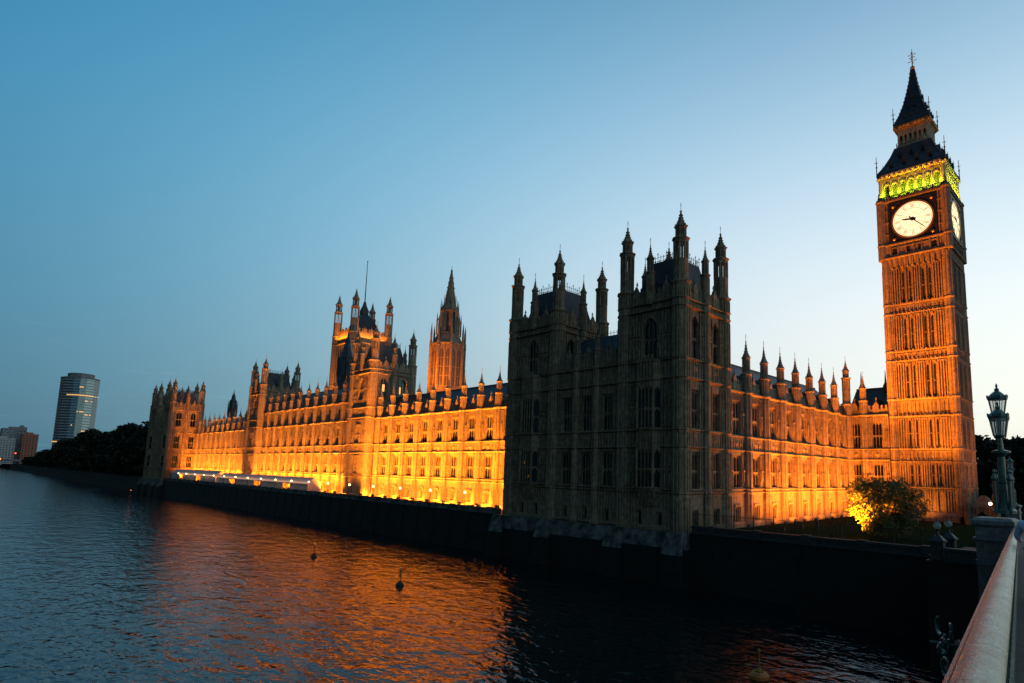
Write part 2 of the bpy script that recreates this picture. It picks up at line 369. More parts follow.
# ------------------------------------------------------------------ gothic vocabulary
def wall_holes(mb, u0, u1, z0, z1, holes, depth=.8, mi=0):
    zs = sorted({z0, z1, *[h[2] for h in holes], *[h[3] for h in holes]})
    zs = [z for z in zs if z0 <= z <= z1]
    for a, b in zip(zs, zs[1:]):
        hs = sorted((h[0], h[1]) for h in holes if h[2] <= a + 1e-6 and h[3] >= b - 1e-6)
        x = u0
        for p, q in hs:
            if p > x: mb.box(x, p, 0, depth, a, b, mi)
            x = max(x, q)
        if x < u1: mb.box(x, u1, 0, depth, a, b, mi)
def string_prof(z, h, p): return [(.06, z), (0, z), (-p, z + .45 * h), (-p, z + .75 * h), (-.25 * p, z + h), (.06, z + h)]
def ribs(mb, u0, u1, z0, z1, step=.6, w=.12, d=.11, arch=True):
    n = max(1, round((u1 - u0) / step)); s = (u1 - u0) / n
    for i in range(n + 1): mb.box(u0 + i * s - w / 2, u0 + i * s + w / 2, -d, .03, z0, z1)
    if arch:
        for i in range(n):
            c = u0 + (i + .5) * s; hw = s / 2 - w / 2; t = min(.45, (z1 - z0) * .4)
            for sg in (-1, 1):
                mb.exty([(c + sg * hw, z1), (c + sg * hw, z1 - t), (c + sg * hw * .45, z1 - t * .35), (c, z1)], -d * .8, .03)
def shield(mb, u, z, s=.45, d=.2):
    mb.add([(u - s, 0, z), (u, 0, z - s * 1.15), (u + s, 0, z), (u + s * .8, 0, z + s), (u - s * .8, 0, z + s), (u, -d, z + s * .1)], [(0, 1, 5), (1, 2, 5), (2, 3, 5), (3, 4, 5), (4, 0, 5)])
_wc = {}
def window_meshes(w, h, lights, trans=(.5,), arch=False, blind=0.0, fm='stone', gm='glass'):
    key = (round(w, 2), round(h, 2), lights, trans, arch, blind, fm, gm)
    if key in _wc: return _wc[key]
    f = MB(); j = .10
    f.box(-w / 2, -w / 2 + j, .26, .62, 0, h); f.box(w / 2 - j, w / 2, .26, .62, 0, h)
    f.box(-w / 2 + j, w / 2 - j, .26, .62, h - j, h); f.box(-w / 2 - .08, w / 2 + .08, -.10, .62, -.14, .04)
    lw = (w - 2 * j) / lights
    for i in range(1, lights):
        x = -w / 2 + j + i * lw; f.box(x - .048, x + .048, .30, .54, .04, h - j)
    tops = [h - j] + [t * h for t in trans]
    for t in trans: f.box(-w / 2 + j, w / 2 - j, .27, .55, t * h, t * h + .14)
    for tp in tops:
        for i in range(lights):
            a = -w / 2 + j + i * lw + .055; b = a + lw - .11; c = (a + b) / 2; q = min(.5, lw * .8)
            for x in (a, b): f.exty([(x, tp), (x, tp - q), (x + (c - x) * .45, tp - q * .38), (c, tp)], .32, .50)
    if arch:
        q = min(w * .62, h * .3)
        for x in (-w / 2, w / 2):
            pts = [(x, h + .02), (x, h - q)]
            for k in range(1, 6):
                a = k / 5; pts.append((x * (1 - math.sin(a * math.pi / 2) ** 1.0 * 1.0 if False else x * 0 + (1 - a) ** .62 * x / x * 1) if False else x * (1 - a) ** .62, h - q * (1 - a ** .85)))
            f.exty(pts, -.02, .61)
    p = MB(); zb = h * (1 - blind)
    if blind: p.box(-w / 2 + .05, w / 2 - .05, .50, .53, .02, zb)
    else: p.box(-w / 2 + .05, w / 2 - .05, .50, .53, .02, h - .02)
    bl = None
    if blind:
        bl = MB(); bl.box(-w / 2 + .05, w / 2 - .05, .485, .52, zb, h - .02); bl = bl.mesh('blind', 'blind')
    _wc[key] = (f.mesh('window', fm), p.mesh('pane', gm), bl)
    return _wc[key]
def window(parent, loc, rz, *a, **k):
    f, p, bl = window_meshes(*a, **k)
    o = put('window', f, parent, loc, rz); sub('pane', p, o)
    if bl: sub('blind', bl, o)
    return o
OGEE = [(1.0, 0), (1.10, .05), (1.0, .13), (.66, .25), (.45, .40), (.31, .56), (.21, .72), (.14, .85), (.10, .88), (.25, .91), (.10, .94), (.05, .96), (.02, 1.0)]
def ogee_spire(r, z0, z1, rod=.8, n=8, crockets=True):
    m = MB(); H = z1 - z0
    m.lathe([(r * q, z0 + H * t) for q, t in OGEE], n)
    if crockets:
        for k, t in enumerate((.10, .24, .38, .53, .68)):
            for q0, t0, q1, t1 in [(OGEE[i][0], OGEE[i][1], OGEE[i + 1][0], OGEE[i + 1][1]) for i in range(len(OGEE) - 1)]:
                if t0 <= t < t1: rr = r * (q0 + (q1 - q0) * (t - t0) / (t1 - t0)); break
            s = max(.07, .13 * r)
            for i in range(n):
                a = math.pi / n + 2 * math.pi * i / n; m.cbox((rr + s * .3) * math.cos(a), (rr + s * .3) * math.sin(a), z0 + H * t, s, s, s * 1.3)
    m.box(-.025, .025, -.025, .025, z1 - .05, z1 + rod); m.box(-.11, .11, -.012, .012, z1 + rod * .62, z1 + rod * .62 + .05)
    return m
def open_stage(m, r, z0, z1, n=8, post=.17, core=0.0):
    for i in range(n):
        a = math.pi / n + 2 * math.pi * i / n; m.lathe([(post, z0), (post, z1)], 4, (r - post) * math.cos(a), (r - post) * math.sin(a), rot=a)
    m.lathe([(r * .96, z1 - .45), (r * 1.0, z1 - .2), (r * 1.0, z1)], n)
    for i in range(n):
        a = 2 * math.pi * i / n; rr = (r - post) * math.cos(math.pi / n)
        m.cbox(rr * math.cos(a), rr * math.sin(a), (z0 + z1) / 2, .12, .12, z1 - z0)
    if core: m.lathe([(core, z0), (core, z1)], n)
def ring(m, r, z, h=.35, p=.16, n=8): m.lathe([(r, z), (r + p, z + h * .5), (r + p, z + h * .75), (r * .96, z + h)], n)
def pavilion_turret(z0, zt, top_z, rl=1.3, r1=1.08, r2=.80, rings=(), scale=1.0):
    """octagonal corner turret: solid shaft to zt, two open stages and an ogee spire ending at top_z"""
    b = MB(); s = (top_z - zt) / 13.0
    b.lathe([(rl, z0), (rl, zt)], 8); ring(b, rl, zt - .2, .6, .22)
    for z in rings: ring(b, rl, z)
    zz = [z0] + sorted(rings) + [zt]
    for a0, a1 in zip(zz, zz[1:]):
        if a1 - a0 > 1.5:
            for i in range(8):
                a = 2 * math.pi * i / 8; ap = rl * math.cos(math.pi / 8) + .02
                for o in (-.28, .28):
                    px = ap * math.cos(a) - o * math.sin(a); py = ap * math.sin(a) + o * math.cos(a)
                    b.lathe([(.09, a0 + .4), (.09, a1 - .3)], 4, px, py, rot=a)
    b.lathe([(r1 * 1.08, zt + .4), (r1, zt + 1.0 * s), (r1, zt + 4.2 * s)], 8)
    open_stage(b, r1 + .02, zt + 4.2 * s, zt + 7.5 * s, core=.0)
    ring(b, r1, zt + 7.5 * s - .1, .5, .2)
    b.lathe([(r1 * .95, zt + 7.6 * s), (r2, zt + 8.1 * s)], 8)
    open_stage(b, r2, zt + 8.1 * s, zt + 9.8 * s, post=.12, core=r2 * .5)
    sp = ogee_spire(r2 * 1.08, zt + 9.7 * s, top_z, 1.0)
    return b, sp
def small_pinnacle(z0, zp, top, r=.62):
    m = MB()
    m.lathe([(r * 1.25, z0), (r * 1.25, zp)], 8); ring(m, r * 1.2, zp - .3, .5, .16)
    for i in range(8):
        a = 2 * math.pi * i / 8; m.lathe([(.08, z0 + .3), (.08, zp - .5)], 4, r * 1.17 * math.cos(a), r * 1.17 * math.sin(a), rot=a)
    zs = zp + (top - zp) * .46
    open_stage(m, r, zp + .1, zs, post=.1, core=r * .55); ring(m, r, zs - .1, .3, .12)
    m.merge(ogee_spire(r * .9, zs, top, .9))
    return m
def parapet(mb, u0, u1, z0, z1, y0=.25, y1=.55, step=.8, gab=None):
    mb.box(u0, u1, y0, y1, z0, z0 + (z1 - z0) * .62)
    n = max(1, round((u1 - u0) / step)); s = (u1 - u0) / n
    for i in range(n):
        c = u0 + (i + .5) * s; w = s * .52; t = z0 + (z1 - z0) * .62
        mb.box(c - w / 2, c + w / 2, y0 + .02, y1 - .02, t, z1 - .1); mb.exty([(c - w / 2 - .05, z1 - .1), (c + w / 2 + .05, z1 - .1), (c, z1 + .18)], y0, y1)
        mb.box(c - s / 2 - .05, c - s / 2 + .05, y0 - .07, y0, z0 + .1, t - .05)
    for g in gab or ():
        mb.exty([(g - .62, z0 + .1), (g + .62, z0 + .1), (g + .5, z1), (g, z1 + .95), (g - .5, z1)], y0 - .16, y1 + .01)
        mb.box(g - .06, g + .06, .2, .32, z1 + .9, z1 + 1.7); mb.box(g - .16, g + .16, .18, .34, z1 + 1.25, z1 + 1.4)
def cresting(mb, x0, x1, y0, y1, z, h=1.2):
    for (ax, ay, bx, by) in ((x0, y0, x1, y0), (x1, y0, x1, y1), (x1, y1, x0, y1), (x0, y1, x0, y0)):
        L = math.hypot(bx - ax, by - ay); n = max(2, int(L / .5))
        for q in (.12, .6):
            mb.bar((ax, ay, z + h * q), (bx, by, z + h * q), .035, 4)
        for i in range(n):
            t = i / n; x = ax + (bx - ax) * t; y = ay + (by - ay) * t
            big = i % 3 == 0
            mb.box(x - .03, x + .03, y - .03, y + .03, z, z + h * (1.25 if big else .85)); 
            if big: mb.box(x - .12, x + .12, y - .03, y + .03, z + h * 1.0, z + h * 1.07)

GZ = 6.5            # terrace and land level
XN = -44.6; YC = 67.3; YF = 77.5
STR = [(11.4, .35, .22), (11.95, .28, .3), (17.6, .38, .3), (19.75, .33, .28), (26.45, .5, .42)]

# ------------------------------------------------------------------ long wings of the palace
def facade_bays(parent, org, rz, butts, u0, u1, ctr, blind=.0, top_storey=False, cap_top=34.7, ground=True, pinn=True, pz=None, skip_pinn=(), wmat='stone', no_parapet=False, wtall=2.6):
    """One long front. u runs along the facade; butts are buttress centres, ctr bay centres."""
    def P(u, y=0, z=0):
        c, s = math.cos(rz), math.sin(rz); return (org[0] + c * u - s * y, org[1] + s * u + c * y, z)
    top = 32.0 if top_storey else 26.9
    holes = []
    for c in ctr:
        holes += [(c - wtall / 2, c + wtall / 2, 12.3, 17.1), (c - wtall / 2, c + wtall / 2, 20.15, 25.3)]
        if ground: holes.append((c - .65, c + .65, 7.0, 9.5))
        if top_storey: holes.append((c - .85, c + .85, 27.6, 30.6))
    w = MB(); wall_holes(w, u0, u1, GZ - .5, top, holes)
    for c in ctr:
        for s in (-1, 1):
            a, b = sorted((c + s * (wtall / 2 + .12), c + s * 2.2))
            ribs(w, a, b, 12.4, 17.3, .45, .1, .13); ribs(w, a, b, 20.1, 26.2, .45, .1, .13)
            w.box(c + s * 1.8 - .26, c + s * 1.8 + .26, -.3, .03, 14.6, 14.9); w.box(c + s * 1.8 - .26, c + s * 1.8 + .26, -.3, .03, 23.2, 23.5)
            w.lathe([(.12, 13.1), (.2, 13.5), (.17, 14.3), (.1, 14.6)], 6, c + s * 1.8, -.14); w.lathe([(.12, 21.3), (.2, 21.7), (.17, 22.8), (.1, 23.2)], 6, c + s * 1.8, -.14)
        ribs(w, c - 2.1, c + 2.1, 18.05, 19.7, .6, .11, .12)
        shield(w, c, 18.85, .62, .3); shield(w, c - 1.4, 18.8, .3, .18); shield(w, c + 1.4, 18.8, .3, .18)
        ribs(w, c - 1.1, c + 1.1, 25.4, 26.4, .37, .08, .1)
        if ground:
            w.box(c - .95, c + .95, -.26, .04, 9.62, 9.86); w.box(c - .95, c - .83, -.16, .03, 7.0, 9.62); w.box(c + .83, c + .95, -.16, .03, 7.0, 9.62)
        if top_storey: ribs(w, c - 2.0, c + 2.0, 31.0, 31.9, .5, .1, .1)
    w.box(u0, u1, .82, 11.8, GZ - .5, top)
    w.extx([(.05, GZ - .5), (-.35, GZ - .5), (-.35, 7.1), (-.2, 7.35), (.05, 7.35)], u0, u1)
    put('wall', w.mesh('wall', wmat), parent, org, rz)
    sl = list(STR) + ([(27.0, .3, .2), (31.7, .5, .42)] if top_storey else [])
    for z, h, p in sl:
        s = MB(); s.extx(string_prof(z, h, p), u0, u1)
        put('string_course' if z < 26 else 'cornice', s.mesh('string_course', wmat), parent, org, rz)
    if not no_parapet:
        pp = MB(); parapet(pp, u0, u1, top + .06, top + 1.75, gab=ctr)
        put('parapet', pp.mesh('parapet', wmat), parent, org, rz)
    rf = MB(); rz0 = top + .4
    rf.extx([(.7, rz0), (6.4, rz0 + 5.6), (11.6, rz0), (11.6, rz0 - .3), (.7, rz0 - .3)], u0, u1)
    for c in ctr: rf.exty([(c - .5, rz0 + 1.3), (c + .5, rz0 + 1.3), (c + .5, rz0 + 2.3), (c, rz0 + 2.9), (c - .5, rz0 + 2.3)], 1.4, 3.2)
    rf.box(u0, u1, 6.33, 6.47, rz0 + 5.5, rz0 + 5.85)
    put('roof', rf.mesh('roof', 'slate'), parent, org, rz)
    bt = MB(); r = .74
    bt.lathe([(r * 1.25, GZ - .5), (r * 1.25, 7.2), (r, 7.6), (r, top + .2)], 8)
    for z, h, p in sl: ring(bt, r, z, h, p * .6)
    zz = [7.6, 11.4, 12.3, 17.6, 18.1, 19.75, 20.1, 26.4] + ([27.3, 31.7] if top_storey else [])
    for a0, a1 in zip(zz[::2], zz[1::2]):
        for i in range(8):
            a = 2 * math.pi * i / 8; ap = r * math.cos(math.pi / 8)
            for o in (-.24, .24):
                bt.lathe([(.075, a0 + .1), (.075, a1 - .1)], 4, ap * math.cos(a) - o * math.sin(a), ap * math.sin(a) + o * math.cos(a), rot=a)
    bm = bt.mesh('buttress', wmat)
    z0 = top + .2; pm = small_pinnacle(z0, z0 + 2.6, cap_top if not top_storey else cap_top + 5.1).mesh('pinnacle', wmat)
    for u in butts:
        put('buttress', bm, parent, P(u, -.2), rz)
        if pinn and u not in skip_pinn: put('pinnacle', pm, parent, P(u, -.15), rz)
    for c in ctr:
        window(parent, P(c, 0, 12.3), rz, wtall, 4.8, 3, (.47,), False, blind, wmat)
        window(parent, P(c, 0, 20.15), rz, wtall, 5.15, 3, (.47,), False, blind, wmat)
        if ground: window(parent, P(c, 0, 7.0), rz, 1.3, 2.5, 2, (), False, 0, wmat, 'dark')
        if top_storey: window(parent, P(c, 0, 27.6), rz, 1.7, 3.0, 2, (), False, 0, wmat)
    return P

BAY = 6.02
# river wing nearest the camera
nw = thing('palace_wing', 'floodlit riverside wing of golden stone between the dark corner block and the taller middle block', 'palace wing', (-113, YF, GZ))
bu = [-95.45 + BAY * k for k in (2, 1, 0)] + [-95.45 - BAY * k for k in range(1, 9)]
facade_bays(nw, (0, YF, 0), 0, bu, -146.2, -80.0, [b - BAY / 2 for b in bu if b - BAY / 2 > -145.5], blind=.48)
# middle block, one storey taller, with a square tower at each end
mb_ = thing('palace_block', 'taller middle river block of floodlit stone with a square turreted tower at each end', 'palace block', (-192, YF, GZ))
n = 11; x0, x1 = -226.0, -158.2; st = (x1 - x0) / n
bu = [x0 + st * k for k in range(1, n)]
facade_bays(mb_, (0, YF, 0), 0, bu, x0, x1, [x0 + st * (k + .5) for k in range(n)], blind=.48, top_storey=True, cap_top=34.6)
# far river wing
sw = thing('palace_wing', 'farthest floodlit riverside wing behind the white marquees, ending at the distant dark-sided block', 'palace wing', (-272, YF, GZ))
n = 11; x0, x1 = -307.0, -237.4; st = (x1 - x0) / n
facade_bays(sw, (0, YF, 0), 0, [x0 + st * k for k in range(1, n)], x0, x1, [x0 + st * (k + .5) for k in range(n)], blind=.48)
# north front beside the garden
nf = thing('palace_wing', 'red-lit garden front running from the dark corner block to the clock tower', 'palace wing', (XN, 103, GZ))
bu = [84.87 + BAY * k for k in range(0, 7)]
facade_bays(nf, (XN, 0, 0), math.pi / 2, bu, 79.6, 128.0, [b - BAY / 2 for b in bu] + [124.1], blind=.0, cap_top=35.2)
# its short return that meets the clock tower
P = facade_bays(nf, (0, 128.0, 0), 0, [-41.2], XN, -36.7, [-43.0, -38.9], blind=0.0, cap_top=35.0, ground=False, wtall=1.9)
ct = pavilion_turret(GZ, 29.0, 38.4, .95, .78, .6, [11.4, 17.6, 19.75, 26.45])
o = put('turret', ct[0].mesh('turret', 'stone'), nf, (XN + .2, 127.6, 0)); sub('spire', ct[1].mesh('spire', 'stone'), o)
fl = MB(); fl.lathe([(.5, 31.5), (.55, 33.2), (.2, 34.0), (.04, 36.6)], 8)
for p in ((-43.3, 133.5), (-38.5, 133.5)): put('ridge_vent', fl.mesh('ridge_vent', 'lead'), nf, (p[0], p[1], 0))

# ------------------------------------------------------------------ square towers with corner turrets
def tracery(m, u0, u1, z0, z1):
    n = max(1, round((u1 - u0) / .8)); s = (u1 - u0) / n; zm = z0 + (z1 - z0) * .5
    for a0, a1 in ((z0, zm - .25), (zm, z1)):
        ribs(m, u0, u1, a0, a1, .8, .14, .2)
        for i in range(n):
            c = u0 + (i + .5) * s; m.lathe([(.14, a0 + .5), (.2, a0 + .85), (.17, a0 + 1.5), (.1, a0 + 1.75), (.12, a0 + 1.95), (.02, a0 + 2.1)], 6, c, -.1); m.box(c - .22, c + .22, -.26, .02, a0 + .3, a0 + .5)
    m.box(u0, u1, -.22, .02, zm - .25, zm)
def square_tower(parent, x0, x1, y0, y1, wm, ztop=37.0, apex=51.0, full=True, faces='ENWS', oriel=True, base=True):
    cx, cy = (x0 + x1) / 2, (y0 + y1) / 2
    W, D = x1 - x0, y1 - y0
    fr = {'E': ((x0, y0), 0, W), 'N': ((x1, y0), math.pi / 2, D), 'W': ((x1, y1), math.pi, W), 'S': ((x0, y1), -math.pi / 2, D)}
    wall = MB(); zb = 4.6 if base else 26
    wins = []
    for k, (o, rz, L) in fr.items():
        m = MB(); holes = []
        if k in 'EW': cs, bw = [L / 2], 2.6
        else: cs, bw = [L * .265, L * .72], 2.05
        for c in cs:
            holes.append((c - bw / 2, c + bw / 2, ztop - 7.0, ztop - .9)); wins.append((k, c, ztop - 7.0, bw, 6.1, 3 if bw > 2.2 else 2, (.47,), True))
            if base and k in 'NS':
                holes += [(c - 1.0, c + 1.0, 12.15, 17.2), (c - 1.0, c + 1.0, 20.3, 25.7), (c - .9, c + .9, 7.2, 9.4)]
                wins += [(k, c, 12.15, 2.0, 5.05, 3, (.47,), False), (k, c, 20.3, 2.0, 5.4, 3, (.47,), False), (k, c, 7.2, 1.8, 2.2, 3, (), False)]
            if base and k in 'EW':
                for e in (-1.7, 1.7): holes.append((c + e - .45, c + e + .45, 7.2, 9.0)); wins.append((k, c + e, 7.2, .9, 1.8, 1, (), False))
        wall_holes(m, 0, L, zb, ztop, holes)
        for c in cs:
            for s in (-1, 1):
                a, b = sorted((c + s * (bw / 2 + .1), c + s * (bw / 2 + 1.0)))
                ribs(m, a, b, ztop - 7, ztop - .3, .45, .11, .12)
                if base and k in 'NS': ribs(m, a, b, 12.4, 17.4, .45, .1, .12); ribs(m, a, b, 20.3, 26.6, .45, .1, .12)
        ed = [1.35] + sum(([c - bw / 2 - .12, c + bw / 2 + .12] for c in cs), []) + [L - 1.35]
        for g0, g1 in zip(ed[::2], ed[1::2]):
            if g1 - g0 > .5: tracery(m, g0, g1, ztop - 7.2, ztop - .3)
        if base and k in 'EW':
            for g0, g1 in ((1.35, L / 2 - 2.15), (L / 2 + 2.15, L - 1.35)): tracery(m, g0, g1, 12.3, 17.4); tracery(m, g0, g1, 20.3, 26.7)
        for z0, z1 in ((17.95, 19.9), (27.5, 29.5)):
            if z0 > zb:
                ribs(m, .9, L - .9, z0, z1, .62, .11, .12)
                for c in cs: shield(m, c, (z0 + z1) / 2, .6, .25)
        if base:
            m.extx([(.05, 6.6), (-.28, 6.6), (-.28, 7.0), (0, 7.15), (.05, 7.15)], -.2, L + .2)
        for z, h, p in [(11.4, .35, .22), (11.85, .3, .32), (17.55, .4, .32), (19.9, .35, .3), (26.9, .45, .36), (29.55, .4, .34), (ztop - .2, .5, .4), (ztop + .9, .45, .36)]:
            if z > zb: m.extx(string_prof(z, h, p), 0, L)
        m.box(0, L, .0, .6, ztop, ztop + 1.25); ribs(m, .8, L - .8, ztop + .35, ztop + .95, .7, .1, .08)
        wall.merge(m, (o[0], o[1], 0), rz)
    wall.box(x0 + .82, x1 - .82, y0 + .82, y1 - .82, zb, ztop + 1.0)
    put('wall', (lambda q: q)(wall).mesh('wall', wm), parent, (0, 0, 0))
    for k, c, z, w, h, l, tr, ar in wins:
        o, rz, L = fr[k]
        if k in faces:
            window(parent, (o[0] + math.cos(rz) * c, o[1] + math.sin(rz) * c, z), rz, w, h, l, tr, ar, 0, wm, 'glassn')
    pp = MB()
    for k, (o, rz, L) in fr.items():
        q = MB(); parapet(q, .8, L - .8, ztop + 1.25, ztop + 3.1, .1, .4, .95, gab=[L / 2 - 2.6, L / 2 + 2.6]); pp.merge(q, (o[0], o[1], 0), rz)
    put('parapet', pp.mesh('parapet', wm), parent)
    ms = pavilion_turret(4.6 if base else 20, ztop + 3.2, apex, 1.3, 1.08, .8, [z for z in (11.4, 17.55, 19.9, 26.9, 29.55) if z > zb] + [ztop - .2, ztop + .9])
    tb, tsp = ms[0].mesh('turret', wm), ms[1].mesh('spire', wm)
    for x, y in ((x0 + .6, y0 + .6), (x1 - .6, y0 + .6), (x1 - .6, y1 - .6), (x0 + .6, y1 - .6)):
        t = put('turret', tb, parent, (x, y, 0)); sub('spire', tsp, t)
    # mid-face pinnacles
    pm = small_pinnacle(ztop + .9, ztop + 5.6, apex - 4.0, .52).mesh('pinnacle', wm)
    sh = MB(); sh.lathe([(.72, zb + 2), (.72, ztop + 1.2)], 8)
    for z in (11.4, 17.55, 19.9, 26.9, 29.55, ztop - .2, ztop + .9): ring(sh, .72, z)
    sh = sh.mesh('buttress', wm)
    for x, y, b in ((cx, y0 - .05, 0), (cx, y1 + .05, 0), (x1 + .05, y0 + D * .49, 1), (x0 - .05, y0 + D * .49, 1)):
        put('pinnacle', pm, parent, (x, y, 0))
        if b and base: put('buttress', sh, parent, (x, y, 0))
    rf = MB(); i = 1.3
    rf.frus(x0 + i, x1 - i, y0 + i, y1 - i, ztop + 1.0, x0 + i + 1.5, x1 - i - 1.5, y0 + i + 1.9, y1 - i - 1.9, ztop + 8.3)
    for a in range(3):
        X = x0 + i + 2 + a * (W - 2 * i - 4) / 2
        rf.exty([(X - .4, ztop + 3.4), (X + .4, ztop + 3.4), (X + .4, ztop + 4.3), (X, ztop + 4.9), (X - .4, ztop + 4.3)], y0 + i + .2, y0 + i + 1.8)
    r = put('roof', rf.mesh('roof', 'slate'), parent)
    cr = MB(); cresting(cr, x0 + i + 1.5, x1 - i - 1.5, y0 + i + 1.9, y1 - i - 1.9, ztop + 8.3)
    cresting(cr, x0 + .9, x1 - .9, y0 + .9, y1 - .9, ztop + 3.0, .8) if False else None
    c = sub('cresting', cr.mesh('cresting', 'iron'), r)
    return fr

def oriel(parent, xc, y, wm, w=4.0, proj=1.05):
    m = MB(); f = 2.75 / 2
    pl = [(xc - w / 2, y + .2), (xc - w / 2, y), (xc - f, y - proj), (xc + f, y - proj), (xc + w / 2, y), (xc + w / 2, y + .2)]
    def slab(z0, z1, g=0.0): m.extz([(xc + (px - xc) * (1 + g / 2), py - (g if py < y else 0)) for px, py in pl], z0, z1)
    slab(17.45, 20.1); slab(26.0, 27.3)
    for z, h in ((11.75, .5), (17.4, .4), (19.9, .35), (26.9, .45), (29.5, .35)): slab(z, z + h, .14)
    slab(27.3, 29.5)
    m.frus(xc - 1.2, xc + 1.2, y - .15, y + .1, 9.7, xc - f, xc + f, y - proj, y + .1, 11.75)
    for z0, z1 in ((12.25, 17.4), (20.25, 26.0)):
        for px, py in pl[1:5]: m.lathe([(.16, z0), (.16, z1)], 6, px, py)
    q = MB(); ribs(q, -f + .1, f - .1, 17.95, 19.8, .5, .1, .1); ribs(q, -f + .1, f - .1, 27.4, 29.4, .5, .1, .1); m.merge(q, (xc, y - proj, 0))
    for i in range(5): m.box(xc - f + .15 + i * .55, xc - f + .4 + i * .55, y - proj - .05, y - proj + .15, 29.85, 30.5)
    orl = put('oriel', m.mesh('oriel', wm), parent)
    cantl = math.hypot(w / 2 - f, proj); ang = math.atan2(proj, w / 2 - f)
    for z0, h in ((12.25, 5.15), (20.25, 5.75)):
        for cx, cy, rz, ww, l in ((xc, y - proj, 0, 2 * f - .2, 4), (xc + (w / 2 + f) / 2, y - proj / 2, ang, cantl - .15, 1), (xc - (w / 2 + f) / 2, y - proj / 2, -ang, cantl - .15, 1)):
            fme, pme, _ = window_meshes(ww, h, l, (.47,), False, 0.0, wm, 'glassn')
            o = put('window', fme, orl, Vector((cx, cy, z0)) + Vector((0, 0, 0)), rz, rel=True)
            o.location = Vector((cx, cy, z0)) + Vector((math.sin(rz) * .34, -math.cos(rz) * .34, 0)) + Vector((0, 0, 0)); 
            inv = Vector(orl.location) + Vector(parent.location)
            o.location = o.location - inv
            # glazed panes of an oriel light are merged into its window as a second mesh child would be a fourth level
            mm = _merge_cache(ww, h, l, wm, 'glassc' if l == 1 else 'glassn'); o.data = mm
_mc = {}
def _merge_cache(w, h, l, wm, gm='glassn'):
    key = (round(w, 2), round(h, 2), l, wm, gm)
    if key not in _mc:
        f, p, _ = window_meshes(w, h, l, (.47,), False, 0.0, wm, 'glassn')
        vs = [v.co[:] for v in f.vertices] + [v.co[:] for v in p.vertices]; k = len(f.vertices)
        fs = [tuple(q.vertices) for q in f.polygons] + [tuple(i + k for i in q.vertices) for q in p.polygons]
        me = bpy.data.meshes.new('window'); me.from_pydata(vs, [], fs); me.materials.append(M[wm]); me.materials.append(M[gm])
        me.polygons.foreach_set('material_index', [0] * len(f.polygons) + [1] * len(p.polygons)); me.update(); _mc[key] = me
    return _mc[key]

